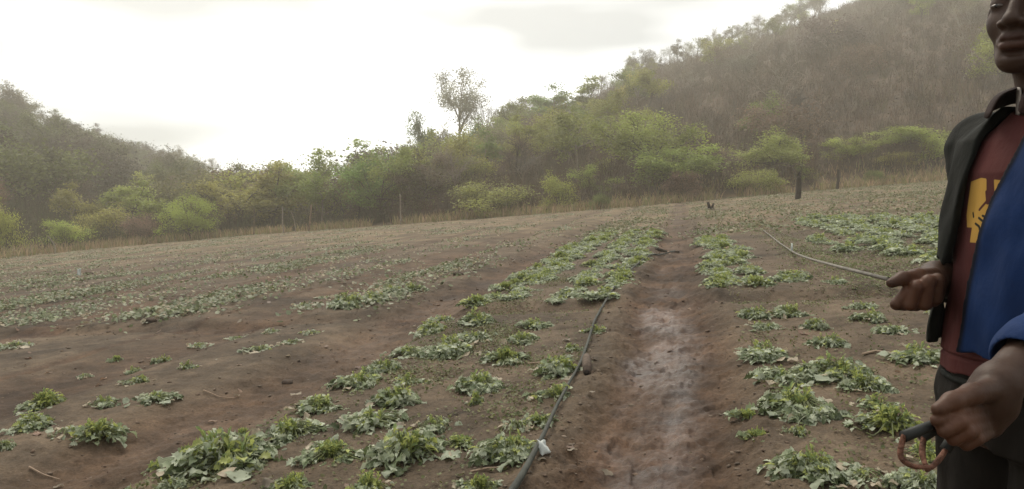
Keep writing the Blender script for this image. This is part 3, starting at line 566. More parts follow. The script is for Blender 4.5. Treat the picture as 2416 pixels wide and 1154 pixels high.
PL = [  # px, py, width, kind, label
 (540, 1118, 245, 'lush', 'largest grey-green melon plant low in the left bed, yellow shoots at its middle'),
 (690, 1038, 135, 'lush', 'dark green melon plant behind the largest one, pale leaf drooping at its front'),
 (780, 1098, 150, 'bright', 'yellow-green melon plant right of the largest grey-green one'),
 (965, 1100, 210, 'lush', 'broad melon plant with one tall pale shoot and tangled stems, two left of the pipe'),
 (1205, 1092, 165, 'lush', 'green melon plant against the thick near end of the pipe'),
 (752, 978, 115, 'lush', 'round dark melon plant at the outer edge of the left bed beside the furrow'),
 (868, 1022, 165, 'pale', 'spreading pale melon plant in the middle of the left bed'),
 (940, 960, 125, 'lush', 'leafy melon plant just behind the spreading pale one'),
 (1030, 1012, 95, 'sparse', 'loose small melon plant right of the spreading pale one'),
 (965, 915, 90, 'sparse', 'thin dull melon plant behind the leafy one in mid bed'),
 (848, 922, 115, 'lush', 'compact melon plant where the outer row of the left bed turns dark'),
 (905, 885, 85, 'lush', 'melon plant filling the gap in the outer row before the pale mound'),
 (962, 848, 100, 'pale', 'pale mounded melon plant in the outer row of the left bed'),
 (1065, 845, 115, 'lush', 'dense green melon plant right of the pale mound'),
 (1125, 812, 90, 'pale', 'whitish melon plant behind the dense green one'),
 (1015, 790, 95, 'lush', 'darker melon plant at the far end of the outer row'),
 (1130, 772, 85, 'lush', 'tall bushy melon plant nearest the cross furrow in the second row'),
 (1050, 758, 70, 'pale', 'small pale melon plant at the cross furrow, end of the outer row'),
 (1135, 922, 115, 'lush', 'lone green melon plant in the middle of the bare bed'),
 (1122, 958, 45, 'bright', 'tiny yellowish plant just in front of the lone green one'),
 (1195, 862, 100, 'bright', 'yellow-topped melon plant in the inner row of the left bed'),
 (1232, 815, 75, 'lush', 'green melon plant right behind the yellow-topped one'),
 (1262, 780, 70, 'lush', 'upright green melon plant ending the inner row at the cross furrow'),
 (1322, 893, 125, 'lush', 'bright leafy melon plant beside the lying piece of bark'),
 (1308, 948, 115, 'sparse', 'thin melon plant with forked stems at the pipe'),
 (1285, 1012, 120, 'sparse', 'drooping melon plant half under the bend of the pipe'),
 (1222, 1018, 70, 'dry', 'wilted white leaves left of the drooping plant at the pipe'),
 (1405, 790, 65, 'sparse', 'ragged melon plant crossed by the thin part of the pipe'),
 (1352, 835, 65, 'sparse', 'yellow-leaved small plant behind the bark piece'),
 (398, 1162, 70, 'pale', 'blue-grey melon leaves cut by the bottom edge, left of the largest plant'),
 (690, 1172, 110, 'bright', 'yellow-green shoots cut by the bottom edge below the largest plant'),
 (872, 1172, 115, 'bright', 'brightest yellow-green plant at the bottom edge of the photo'),
 (1130, 1172, 105, 'bright', 'plant tops at the bottom edge left of the pipe end'),
 (302, 1165, 40, 'dry', 'single pale curled leaf at the bottom edge far left'),
 (108, 965, 115, 'bright', 'rounded yellow-green melon plant at far left, upper of two'),
 (72, 1018, 110, 'lush', 'melon plant at far left touching the photo edge, lower of two'),
 (232, 1030, 125, 'bright', 'domed melon plant with pale leaves trailing to its left'),
 (160, 1030, 80, 'dry', 'pale trailing leaves between the two lowest plants at left'),
 (250, 962, 75, 'sparse', 'spiky melon plant in the middle of the far left group'),
 (362, 955, 95, 'pale', 'wide low melon plant right of the spiky one at left'),
 (325, 910, 75, 'sparse', 'star-shaped yellowish plant standing alone on brown soil'),
 (316, 868, 42, 'sparse', 'small faint plant just behind the star-shaped one'),
 (444, 875, 50, 'sparse', 'small plant with a dark hollow in the middle of the left furrow'),
 (10, 1062, 45, 'pale', 'small pale leaf clump at the left edge below the others'),
 (28, 828, 75, 'dry', 'patch of pale leaves at the left edge on the cross furrow'),
 (200, 880, 36, 'dry', 'dry whitish sprig alone on the left soil'),
 (275, 842, 36, 'weed', 'small dark weed left of the dry row'),
 (385, 842, 44, 'sparse', 'small ragged plant above the star-shaped one'),
 (472, 810, 50, 'dry', 'left end plant of the sparse dry row'),
 (560, 795, 48, 'dry', 'second dry sprig of the sparse row beyond the furrow'),
 (612, 832, 75, 'dry', 'flat dry plant lying lowest in the sparse row'),
 (690, 815, 52, 'dry', 'dry plant in the sparse row beside a dark clod'),
 (735, 792, 52, 'dry', 'paler dry plant at the right end of the sparse row'),
 (640, 790, 40, 'dry', 'thin dry sprig in the middle of the sparse row'),
 (830, 730, 90, 'lush', 'green plant starting the far row left of the furrow'),
 (885, 720, 75, 'lush', 'green plant in the middle of the far row left of the furrow'),
 (930, 700, 65, 'pale', 'pale plant of the far row before its end'),
 (975, 692, 55, 'lush', 'green plant closing the far row left of the furrow'),
 (720, 715, 48, 'dry', 'flat pale plant left of the far green row'),
 (765, 697, 40, 'dry', 'small pale upright sprig left of the far green row'),
 (1785, 755, 80, 'lush', 'left plant of the pair just past the cross furrow on the right'),
 (1860, 752, 85, 'lush', 'right plant of the pair just past the cross furrow'),
 (1798, 785, 85, 'pale', 'low pale plant in front of the pair on the right bed'),
 (1926, 780, 65, 'lush', 'small green plant right of the pair on the right bed'),
 (1950, 824, 85, 'lush', 'green plant with a dark shadowed side in mid right bed'),
 (2030, 732, 70, 'pale', 'ragged pale plant nearest the fist on the right bed'),
 (2055, 760, 70, 'lush', 'plant below the ragged pale one near the fist'),
 (2110, 788, 80, 'pale', 'pale trailing plant between the fist and the thickest right plant'),
 (2165, 868, 130, 'lush', 'thick plant touching the man’s maroon hem on the right'),
 (1802, 858, 120, 'lush', 'green plant at the path side of the large right patch'),
 (1850, 910, 130, 'pale', 'pale grey plant at the front of the large right patch'),
 (1905, 898, 125, 'pale', 'silvery plant in the centre of the large right patch'),
 (1985, 905, 160, 'lush', 'tallest plant of the large right patch'),
 (2040, 925, 110, 'lush', 'right end plant of the large right patch'),
 (1885, 985, 175, 'lush', 'dark-hearted plant in front of the large right patch'),
 (2075, 970, 120, 'sparse', 'dull mossy plant behind the one near the tool'),
 (2105, 1030, 160, 'bright', 'yellow-green plant beside the lower hand and tool'),
 (1785, 1040, 90, 'weed', 'low yellow-green weed by the path on the right'),
 (1765, 988, 80, 'weed', 'upper low weed by the path on the right'),
 (1880, 1035, 75, 'sparse', 'faint plant with tan dead leaf beside the low weeds'),
 (1905, 1135, 180, 'lush', 'plant at the bottom right with a yellow heart and pale drooping leaf'),
 (2045, 1140, 120, 'dry', 'big pale fallen leaves lying flat right of the bottom plant'),
 (2188, 1085, 120, 'bright', 'yellow-green plant seen between the rusty prongs'),
 (2185, 1165, 140, 'pale', 'pale plant at the bottom edge beside the dark trousers'),
 (370, 1066, 90, 'weed', 'flat grassy weed in the wide furrow at left'),
 (1085, 1055, 110, 'weed', 'mossy weed patch between two plants of the left bed'),
 (572, 1020, 44, 'weed', 'tiny yellow weed at the furrow edge behind the largest plant'),
 (440, 1020, 50, 'weed', 'faint weed tuft in the wide left furrow'),
 (2210, 748, 45, 'dry', 'pale dry leaves on the soil under the black sleeve'),
 (1975, 672, 55, 'lush', 'lone plant under the long thin pipe on the right'),
]
for (px, py, wp, kd, lb) in PL:
    plant(lb, px, py, wp, kd, 'low weeds on the soil' if kd == 'weed' else 'melon plants in the near beds', 'weed' if kd == 'weed' else 'melon_plant', 'weed' if kd == 'weed' else 'plant')
# rows beyond the cross furrow: too small to show their parts
def inpoly(x, y, poly):
    c = False
    for (x0, y0), (x1, y1) in zip(poly, poly[1:]+poly[:1]):
        if (y0 > y) != (y1 > y) and x < (x1-x0)*(y-y0)/(y1-y0)+x0: c = not c
    return c
def small_mesh(seed, nleaf, pale, yel):
    p = plant_parts(seed, .2, .13, nleaf, 10, 0, pale, yel)
    return p['leaves'], p['young_shoots']
def rows(label, group, poly, ts, ds, w0, kinds, g, prob=.74):
    """plants in rows along the path direction inside a field patch given by its corners"""
    gp = [np.array(gxy(*c)) for c in poly]; gp = [(q@NV, q@DV) for q in gp]; k = 0
    for t0 in ts:
        s_ = min(q[1] for q in gp)
        while s_ < max(q[1] for q in gp):
            s_ += ds*g.uniform(.7, 1.3); tt = t0+g.normal(0, .085)
            if not inpoly(tt, s_, gp) or g.uniform() > prob: continue
            p = DV*s_+NV*tt; kd = kinds[g.integers(len(kinds))]; res = PROTO[kd][g.integers(len(PROTO[kd]))]
            sc = w0*g.uniform(.7, 1.25)/.5
            e = empty('melon_plant', (float(p[0]), float(p[1]), TZ(p[0], p[1])), g.uniform(0, 6.28), sc); e.scale = (sc, sc, sc*.85)
            link('leaves', res['leaves'], e)
            if 'young_shoots' in res: link('young_shoots', res['young_shoots'], e)
            tag(e, label, 'plant', group); k += 1
    return k
g = np.random.default_rng(61)
k1 = rows('small green melon plant in the far rows left of the path', 'far rows left of the path', [(1110, 718), (1440, 718), (1525, 615), (1565, 545), (1420, 545), (1320, 592)], [-2.38, -2.02, -1.38, -.80], .27, .42, ['lush', 'pale', 'pale', 'bright'], g)
k2 = rows('small green melon plant in the far rows right of the path', 'far rows right of the path', [(1632, 560), (1745, 560), (1800, 615), (1925, 692), (1685, 702), (1622, 625)], [.50, .86, 1.34, 1.78], .28, .44, ['lush', 'bright', 'pale'], g, .64)
k3 = rows('pale melon plant in the dense patch behind the man’s fist', 'dense patch beyond the fist', [(1885, 512), (2330, 512), (2330, 640), (2215, 618), (2070, 606), (1935, 572)], np.arange(2.6, 14, .62), .5, .6, ['pale', 'pale', 'lush'], g, .8)
print('rows', k1, k2, k3)
# low growth spread thin over the rest of the field
_yv = np.array([0, .3, .7, 1.]); _wv = np.array([.12, .5, .42, .05])
COV = np.array([(sx*w_, y_, .18*abs(sx)*w_-.1*y_*y_) for y_, w_ in zip(_yv, _wv) for sx in (-1, 0, 1)]); COVQ = np.array([(i*3+j, i*3+j+1, i*3+j+4, i*3+j+3) for i in range(3) for j in range(2)])
def cover(name, label, npt, x0, x1, s0, s1, dens, cols, g, size=(.07, .16), clump=.25, hgt=.07):
    n_ = npt*6; t_ = g.uniform(x0, x1, n_); s_ = s0*(s1/s0)**g.uniform(0, 1, n_)
    keep = g.uniform(0, 1, n_) < dens(t_, s_); t_, s_ = t_[keep][:npt], s_[keep][:npt]
    k = 7; tt = np.repeat(t_, k)+g.normal(0, clump, len(t_)*k)*.5; ss = np.repeat(s_, k)+g.normal(0, clump, len(s_)*k)
    x, y = tt*NV[0]+ss*DV[0], tt*NV[1]+ss*DV[1]; px = CX+F*x/y; ok = y < np.interp(px, T_px, T_ye)+.5
    x, y = x[ok], y[ok]; z = terrain(x, y); P_ = np.stack([x, y, z+g.uniform(.01, hgt, len(x))], -1)
    cols = np.array(cols); cl = np.repeat(g.integers(0, len(cols), len(t_)), k)[ok]; c = cols[cl]*g.uniform(.75, 1.25, (len(x), 1))
    V, Q = put_leaves(COV, COVQ, P_, g.uniform(0, 6.283, len(x)), g.normal(.1, .4, len(x)), g.normal(0, .5, len(x)), g.uniform(*size, len(x)), g)
    return tag(link(name, mesh_np(name, V, Q, M_crop, np.repeat(c, len(COV), 0))), label, None, None, 'stuff')
g = np.random.default_rng(71)
def dl(t, s):
    d = sstep(-.10, .18, fbm(t*.42, s*.22, 91, 3))*.95+.10; d = d*(1-.9*sstep(-3.9, -3.5, t)*(1-sstep(-2.5, -2.2, t)))
    band = sstep(8.7, 9.3, s-.12*t*0)*1.0
    row = (1-.93*sstep(.25, .65, np.cos(2*math.pi*(t+.12*np.sin(s*.3)+3.05)/2.7)))*(.35+.65*np.cos((t+.8)/.68*math.pi)**2)
    return np.where(t < -3.6, d*row*band*(.55+.45*sstep(22, 10, s)), 0)
cover('low_crop', 'low grey-green creeping growth over the wide left field', 14000, -46, -3.6, 8.6, 62, dl, [(.25, .28, .18), (.21, .24, .13), (.30, .31, .22), (.33, .28, .19), (.16, .18, .09)], g, (.028, .075), .22)
def dr(t, s): return np.where((t > -3.2) & (s > 19), .25+.75*sstep(-.1, .2, fbm(t*.35, s*.2, 95, 3)), 0)*np.where((t > -.6) & (t < .35), .15, 1)
cover('far_growth', 'thin olive growth at the far end of the field', 5000, -3.2, 24, 19, 66, dr, [(.20, .215, .12), (.23, .225, .13), (.26, .23, .15), (.15, .175, .08)], g, (.04, .09), .3)
def dn(t, s): return np.where((t > 1.6) & (t < 9) & (s > 8.6), .2+.8*sstep(-.05, .2, fbm(t*.6, s*.5, 97, 3)), 0)
cover('mossy_weeds', 'mossy green weeds around the long thin pipe on the right', 5000, 1.6, 9, 8.8, 24, dn, [(.17, .19, .08), (.20, .205, .10), (.15, .175, .07)], g, (.012, .03), .22, .02)
# soil clods, dry leaf bits and small stems on the soil
def clods(name, label, n_, g, mat, smin, smax, dens):
    ico = np.array([(0, 0, 1), (.894, 0, .447), (.276, .851, .447), (-.724, .526, .447), (-.724, -.526, .447), (.276, -.851, .447), (.724, .526, -.447), (-.276, .851, -.447), (-.894, 0, -.447), (-.276, -.851, -.447), (.724, -.526, -.447), (0, 0, -1)])
    fc = np.array([(0, 1, 2), (0, 2, 3), (0, 3, 4), (0, 4, 5), (0, 5, 1), (1, 6, 2), (2, 7, 3), (3, 8, 4), (4, 9, 5), (5, 10, 1), (6, 7, 2), (7, 8, 3), (8, 9, 4), (9, 10, 5), (10, 6, 1), (11, 7, 6), (11, 8, 7), (11, 9, 8), (11, 10, 9), (11, 6, 10)])
    t_ = g.uniform(-9, 3.2, n_*8); s_ = 2.6*(26/2.6)**g.uniform(0, 1, n_*8); k = g.uniform(0, 1, n_*8) < dens(t_, s_); t_, s_ = t_[k][:n_], s_[k][:n_]; m_ = len(t_)
    x, y = t_*NV[0]+s_*DV[0], t_*NV[1]+s_*DV[1]; z = terrain(x, y)
    sz = smin*(smax/smin)**(g.uniform(0, 1, m_)**2.2)*(.7+.06*s_)
    V = ico[None]*g.uniform(.45, 1.4, (m_, 12, 1))*g.uniform(.6, 1.4, (m_, 1, 3))*[1.3, 1.3, .6]*sz[:, None, None]+np.stack([x, y, z+sz*.15], -1)[:, None]
    Q = (np.arange(m_)[:, None, None]*12+fc[None]).reshape(-1, 3)
    lum = g.uniform(.7, 1.2, m_)[:, None]*np.where((g.uniform(0, 1, m_) < .5)[:, None], (.13, .09, .064), (.15, .115, .085))
    return tag(link(name, mesh_np(name, V.reshape(-1, 3), Q, mat, np.repeat(lum, 12, 0), False)), label, None, None, 'stuff')
M_clod = leaf_mat('soil_clod', trans=0, rough=.95, lo=.75, hi=1.15, scale=40)
g = np.random.default_rng(81)
clods('soil_clods', 'brown crumbly soil clods along the path and furrows', 9000, g, M_clod, .0022, .015,
      lambda t, s: np.clip(np.exp(-((t+.60)/.13)**2)+.8*np.exp(-((t-.33)/.13)**2)+.25*sstep(-3.7, -3.2, t)*(1-sstep(-2.7, -2.3, t))+.13+.5*np.exp(-((s-8.4)/.4)**2), 0, 1))
def bits(name, label, n_, g, cols, smin, smax):
    t_ = g.uniform(-9, 3.2, n_); s_ = 2.7*(24/2.7)**g.uniform(0, 1, n_); x, y = t_*NV[0]+s_*DV[0], t_*NV[1]+s_*DV[1]
    P_ = np.stack([x, y, terrain(x, y)+.008], -1); sz = g.uniform(smin, smax, n_)*(.8+.06*s_)
    V, Q = put_leaves(FLAT, FLATQ, P_, g.uniform(0, 6.283, n_), g.normal(.05, .15, n_), g.normal(0, .3, n_), sz, g, .7)
    return tag(link(name, mesh_np(name, V, Q, M_leaf, np.repeat(np.array(cols)[g.integers(0, len(cols), n_)]*g.uniform(.7, 1.2, (n_, 1)), len(FLAT), 0))), label, None, None, 'stuff')
bits('dry_leaf_litter', 'small tan and pinkish dry leaf bits strewn on the soil', 300, g, [(.27, .18, .12), (.25, .15, .10), (.20, .13, .09), (.30, .25, .18)], .02, .07)
def moss(t, s): return np.where((t > -2.6) & (t < 3) & (np.abs(t+.1) > .62), .08+.9*sstep(.04, .22, fbm(t*1.1, s*.9, 131, 3)), 0)
cover('moss_film', 'mossy green film of tiny weeds on the beds', 3000, -2.6, 2.8, 2.8, 12, moss, [(.14, .15, .06), (.17, .165, .07), (.12, .14, .055)], g, (.009, .022), .10, .012)

# ---------------------------------------------------------------- pipes, bark piece, scraps
M_pipe = plain('grey_pipe', (.045, .048, .038), .8, .35, 12, .4)
M_pipe2 = plain('pale_pipe', (.17, .16, .14), .6, .3, 12, .3)
def on_soil(pts, lift):
    o = []
    for px, py in pts:
        x, y = gxy(px, py); o.append((x, y, TZ(x, y)+lift))
    P_ = np.array(o); q = np.linspace(0, len(P_)-1, len(P_)*6); i = np.arange(len(P_))
    return np.stack([np.interp(q, i, P_[:, c]) for c in range(3)], -1)
P_ = on_soil([(1180, 1235), (1238, 1148), (1285, 1050), (1312, 978), (1345, 915), (1368, 868), (1386, 820), (1402, 765), (1420, 730), (1440, 692), (1478, 652), (1523, 615), (1560, 598), (1592, 590)], .03)
rad = np.interp(np.arange(len(P_)), [0, 12, 24, 36, len(P_)-1], [.018, .012, .009, .011, .014])
for k in range(2): P_[1:-1] = (P_[:-2]+2*P_[1:-1]+P_[2:])/4
P_[:, 2] = np.maximum(P_[:, 2], terrain(P_[:, 0], P_[:, 1])+.02)
e = empty('irrigation_pipe', tuple(P_[6])); link('hose', tube_mesh('hose', P_-P_[6], rad, M_pipe, 9), e)
link('joint', tube_mesh('joint', [P_[33]-P_[6], P_[34]-P_[6], P_[35]-P_[6]], [.008, .010, .007], M_pipe2, 9), e)
tag(e, 'grey-green irrigation pipe running up the left bed from the bottom of the photo', 'pipe', 'irrigation pipes')
bx, by = gxy(1385, 893); e = empty('bark_piece', (bx, by, TZ(bx, by)), 0)
link('bark', tube_mesh('bark', [(0, 0, .02), (.01, .12, .05), (.02, .25, .07), (.035, .38, .06)], [.026, .032, .03, .018], plain('old_bark', (.10, .075, .058), .95, .5, 20, bump=.8), 8), e)
link('broken_end', tube_mesh('broken_end', [(0, -.012, .02), (0, .004, .022)], [.012, .025], M_char, 8), e)
tag(e, 'short broken piece of bark lying against the pipe', 'wood')
def sheet(name, label, px, py, w_, h_, mat, cat, rz, tilt, seed):
    x, y = gxy(px, py); g = np.random.default_rng(seed); n_ = 7; V = []; V2 = []
    for i in range(n_):
        for j in range(n_):
            a_, b_ = i/(n_-1)-.5, j/(n_-1)-.5; zz = .014*math.sin(5*a_+4*b_+seed)+g.normal(0, .003); ex = 1+.12*math.sin(9*b_+seed)
            V.append((a_*w_*ex, b_*h_*(1+.1*math.sin(7*a_)), zz))
    Q = [(i*n_+j, (i+1)*n_+j, (i+1)*n_+j+1, i*n_+j+1) for i in range(n_-1) for j in range(n_-1)]
    me = bpy.data.meshes.new(name); me.from_pydata(V, [], Q); me.materials.append(mat)
    for p in me.polygons: p.use_smooth = True
    o = link(name, me, None, (x, y, TZ(x, y)+.5*h_*math.sin(tilt)+.012)); o.rotation_euler = (tilt, 0, rz)
    so_ = o.modifiers.new('thick', 'SOLIDIFY'); so_.thickness = .0015
    return tag(o, label, cat)
M_white = plain('white_plastic', (.5, .53, .5), .6, .15, 9, .3)
sheet('plastic_scrap', 'white torn plastic scrap beside the thick end of the pipe', 1283, 1090, .05, .075, M_white, 'scrap', .5, .7, 2)
sheet('white_marker', 'tiny upright white marker in the far left field', 187, 650, .10, .22, M_white, 'marker', .2, 1.35, 4)
def twig(name, label, pts, r, mat, cat='stick', lift=.012):
    P_ = on_soil(pts, lift); me = tube_mesh(name, P_-P_[0], np.linspace(r, r*.5, len(P_)), mat, 6)
    return tag(link(name, me, None, tuple(P_[0])), label, cat)
M_dryst = plain('dry_stem', (.30, .22, .155), .85, .3, 20)
twig('dry_stem', 'thin pale straw lying on the soil at far lower left', [(68, 1086), (100, 1087), (142, 1086)], .006, M_dryst)
twig('dry_stem', 'pale curved vine stem left of the thick plant at the maroon hem', [(2035, 842), (2065, 836), (2095, 838), (2118, 846)], .010, M_dryst)
twig('dry_stem', 'tan twig lying across the inner row of the left bed', [(1245, 862), (1290, 856), (1330, 846)], .007, M_dryst)
twig('dry_stem', 'thin runner stem left of the thick pipe end', [(1110, 1120), (1150, 1110), (1200, 1106)], .006, M_dryst)
twig('stick', 'dark stick lying across the far end of the path', [(1548, 592), (1575, 588), (1602, 590)], .035, M_bark, 'stick', .03)
twig('dry_stem', 'thin tan twig beside the spiky plant at left', [(480, 915), (520, 917), (555, 912)], .005, M_dryst)
def rock(name, label, px, py, w_, mat, cat, seed):
    x, y = gxy(px, py); g = np.random.default_rng(seed); th, ph = np.meshgrid(np.linspace(0, math.pi, 9), np.linspace(0, 2*math.pi, 14, endpoint=False), indexing='ij')
    D_ = np.stack([np.sin(th)*np.cos(ph), np.sin(th)*np.sin(ph), np.cos(th)], -1).reshape(-1, 3)
    rr = 1+.5*fbm(D_[:, 0]*2+seed, D_[:, 1]*2+D_[:, 2]*3, seed, 3); V = D_*rr[:, None]*[w_*.5, w_*.4, w_*.26]
    Q = np.array([(i*14+j, (i+1)*14+j, (i+1)*14+(j+1) % 14, i*14+(j+1) % 14) for i in range(8) for j in range(14)])
    return tag(link(name, mesh_np(name, V, Q, mat, None, True), None, (x, y, TZ(x, y)+w_*.07)), label, cat)
M_dclod = plain('dark_clod', (.075, .055, .042), .95, .4, 15, bump=.6); M_rclod = plain('pink_clod', (.25, .155, .115), .9, .3, 15, bump=.5)
rock('clod', 'reddish dry leaf-crusted clod at the bottom edge of the path', 1365, 1150, .075, M_rclod, 'clod', 3)
rock('clod', 'dark clod at the right end of the sparse dry row', 678, 868, .10, M_dclod, 'clod', 5)
rock('clod', 'dark round clod on the far side of the left furrow', 1082, 648, .20, M_dclod, 'clod', 7)
rock('clod', 'dark clod behind the sparse row on the cross furrow', 355, 758, .17, M_dclod, 'clod', 9)
rock('clod', 'dark lump near the white marker in the left field', 208, 646, .3, M_dclod, 'clod', 11)
# ---------------------------------------------------------------- the man at the right edge
class Vol:
    """signed distance field on a grid; shapes are blended in one after another, then polygonised"""
    def __init__(s, lo, hi, h):
        s.lo = np.array(lo, float); s.h = h; s.n = np.ceil((np.array(hi)-s.lo)/h).astype(int)+1; s.a = np.full(s.n, .06, np.float32)
    def box(s, lo, hi):
        i0 = np.clip(np.floor((np.array(lo)-s.lo)/s.h).astype(int), 0, s.n-1); i1 = np.clip(np.ceil((np.array(hi)-s.lo)/s.h).astype(int)+1, 1, s.n)
        sl_ = tuple(slice(a_, b_) for a_, b_ in zip(i0, i1))
        ax = [(s.lo[k]+s.h*np.arange(i0[k], i1[k])).astype(np.float32) for k in range(3)]
        return sl_, np.meshgrid(*ax, indexing='ij')
    def put(s, lo, hi, fn, k=.01, op='add'):
        pad = .03+k; sl_, (x, y, z) = s.box(np.array(lo)-pad, np.array(hi)+pad)
        if x.size == 0: return
        d = fn(x, y, z); a_ = s.a[sl_]
        if op == 'sub': d = -d; m = -1
        elif op == 'and': m = -1
        else: m = 1
        q = np.clip(k-np.abs(a_-d), 0, None)/max(k, 1e-6)
        r = np.minimum(a_*m, d*m)*m if m == 1 else np.maximum(a_, d)
        s.a[sl_] = r-m*q*q*k*.25
    def cap(s, a_, b_, ra, rb=None, k=.01, op='add', sq=None):
        a_, b_ = np.array(a_, float), np.array(b_, float); rb = ra if rb is None else rb; R_ = max(ra, rb)
        ab = b_-a_; L2 = float(ab@ab)+1e-9
        def fn(x, y, z):
            t_ = np.clip(((x-a_[0])*ab[0]+(y-a_[1])*ab[1]+(z-a_[2])*ab[2])/L2, 0, 1)
            dx, dy, dz = x-a_[0]-t_*ab[0], y-a_[1]-t_*ab[1], z-a_[2]-t_*ab[2]
            return np.sqrt(dx*dx+dy*dy+dz*dz)-(ra+(rb-ra)*t_)
        s.put(np.minimum(a_, b_)-R_, np.maximum(a_, b_)+R_, fn, k, op)
    def ell(s, c, r, M=None, k=.01, op='add'):
        c = np.array(c, float); r = np.array(r, float); M = np.eye(3) if M is None else M; R_ = r.max()
        def fn(x, y, z):
            X = np.stack([x-c[0], y-c[1], z-c[2]], -1) @ M.T.astype(np.float32)     # rows of M are the local axes
            k0 = np.sqrt(((X/r)**2).sum(-1)); k1 = np.sqrt(((X/r**2)**2).sum(-1))+1e-9
            return k0*(k0-1)/k1
        s.put(c-R_, c+R_, fn, k, op)
    def chain(s, pts, rad, k=.006, op='add'):
        for (p, q, a_, b_) in zip(pts[:-1], pts[1:], rad[:-1], rad[1:]): s.cap(p, q, a_, b_, k, op)
    def mesh(s, name, mat):
        gr = openvdb.FloatGrid(.06); gr.copyFromArray(s.a.astype(np.float32)); gr.transform = openvdb.createLinearTransform(s.h)
        P_, T_, Q_ = gr.convertToPolygons(isovalue=0., adaptivity=0.)
        P_ = np.array(P_)+s.lo; F_ = np.array(Q_, np.int32)[:, ::-1]
        m_ = mesh_np(name, P_, F_, mat, None, True)
        return m_, P_
GZP = TZ(.95, 1.42)
TH = R(78); fv = np.array([-math.sin(TH), -math.cos(TH), 0]); rv = np.array([-math.cos(TH), math.sin(TH), 0])   # facing, and his right
O3 = np.array([1.012, 1.43, 0.])
def B(u, v, z): return O3+rv*u+fv*v+np.array([0, 0, z])
def U(px, py, Y): return unproj(px, py, Y)
def sections(tab):
    tab = np.array(tab, float); zz = tab[::-1, 0]
    def fn(x, y, z):
        u = (x-O3[0])*rv[0]+(y-O3[1])*rv[1]; v = (x-O3[0])*fv[0]+(y-O3[1])*fv[1]
        a_, b_, c_ = (np.interp(z, zz, tab[::-1, i]).astype(np.float32) for i in (1, 2, 3)); p_ = 2.4
        q = (np.abs(u/a_)**p_+np.abs((v-c_)/b_)**p_)**(1/p_)
        return np.maximum((q-1)*np.minimum(a_, b_), np.maximum(z-zz[-1], zz[0]-z))
    return fn
TORSO = [(1.415, .045, .045, .0), (1.39, .085, .06, .0), (1.36, .135, .078, .0), (1.30, .158, .098, .005), (1.2, .152, .105, .015), (1.08, .140, .10, .022), (.98, .142, .105, .025), (.86, .15, .11, .025), (.78, .13, .10, .02)]
SHIRT = [(1.425, .055, .055, .004), (1.39, .10, .072, .004), (1.36, .148, .090, .004), (1.30, .160, .108, .010), (1.2, .156, .112, .018), (1.08, .152, .114, .030), (.97, .156, .116, .040), (.955, .157, .118, .041), (.95, .152, .113, .041), (.945, .157, .118, .041), (.918, .158, .119, .042)]
JACK = [(1.425, .085, .078, -.004), (1.40, .120, .092, .002), (1.365, .170, .114, .004), (1.30, .182, .128, .008), (1.2, .180, .136, .020), (1.08, .178, .140, .032), (.965, .184, .142, .040)]
# joints
sh_r, el_r, wr_r = B(.158, .0, 1.352), U(2270, 666, 1.61), U(2206, 650, 1.52)
sh_l, el_l, wr_l = B(-.165, .0, 1.345), U(2545, 735, 1.20), U(2352, 908, 1.075)
bv = Vol((.48, .88, GZP-.01), (1.28, 1.78, 1.78), .0032)
bv.put(O3+[-.25, -.25, .75], O3+[.25, .25, 1.45], sections(TORSO), .02)
for s_, u in ((1, .085), (-1, -.085)):
    hip, kn, an = B(u, .02, .86), B(u*1.05, .045, .50), B(u*1.1, .0, GZP+.09)
    bv.chain([hip, kn, an], [.082, .056, .040], .04)
    bv.chain([B(u*1.1, -.03, GZP+.035), B(u*1.25, .13, GZP+.03), B(u*1.3, .19, GZP+.022)], [.034, .032, .022], .02)
bv.chain([sh_r, el_r], [.048, .038], .03); bv.chain([el_r, el_r*.45+wr_r*.55, wr_r], [.038, .036, .027], .02)
bv.chain([sh_l, el_l], [.048, .040], .03); bv.chain([el_l, el_l*.5+wr_l*.5, wr_l], [.038, .036, .0265], .02)
# right fist, thumb laid along the line it holds
def H(px, py, Y): return U(px, py, Y+(.15 if Y > 1.2 else 0))
bv.chain([wr_r, H(2196, 660, 1.345)], [.026, .026], .015)
bv.chain([H(2196, 665, 1.342), H(2168, 668, 1.318)], [.025, .020], .015)
bv.chain([H(2196, 698, 1.342), H(2155, 700, 1.325)], [.023, .018], .015)
bv.chain([H(2200, 650, 1.325), H(2165, 653, 1.300), H(2130, 657, 1.285), H(2103, 668, 1.280)], [.016, .015, .0122, .0095], .008)
for pts, rr in (([(2176, 668, 1.318), (2142, 689, 1.280), (2115, 718, 1.285), (2136, 722, 1.318)], (.0115, .0112, .0102, .009)),
                ([(2190, 664, 1.318), (2163, 677, 1.268), (2147, 719, 1.274), (2162, 722, 1.318)], (.0115, .0116, .0106, .0095)),
                ([(2203, 662, 1.325), (2190, 665, 1.266), (2181, 718, 1.272), (2186, 720, 1.322)], (.0115, .0118, .0110, .0098)),
                ([(2212, 660, 1.335), (2212, 660, 1.282), (2208, 706, 1.286), (2206, 712, 1.33)], (.0108, .0108, .0098, .0085))):
    bv.chain([H(*p) for p in pts], [r_*1.10 for r_ in rr], .0022)
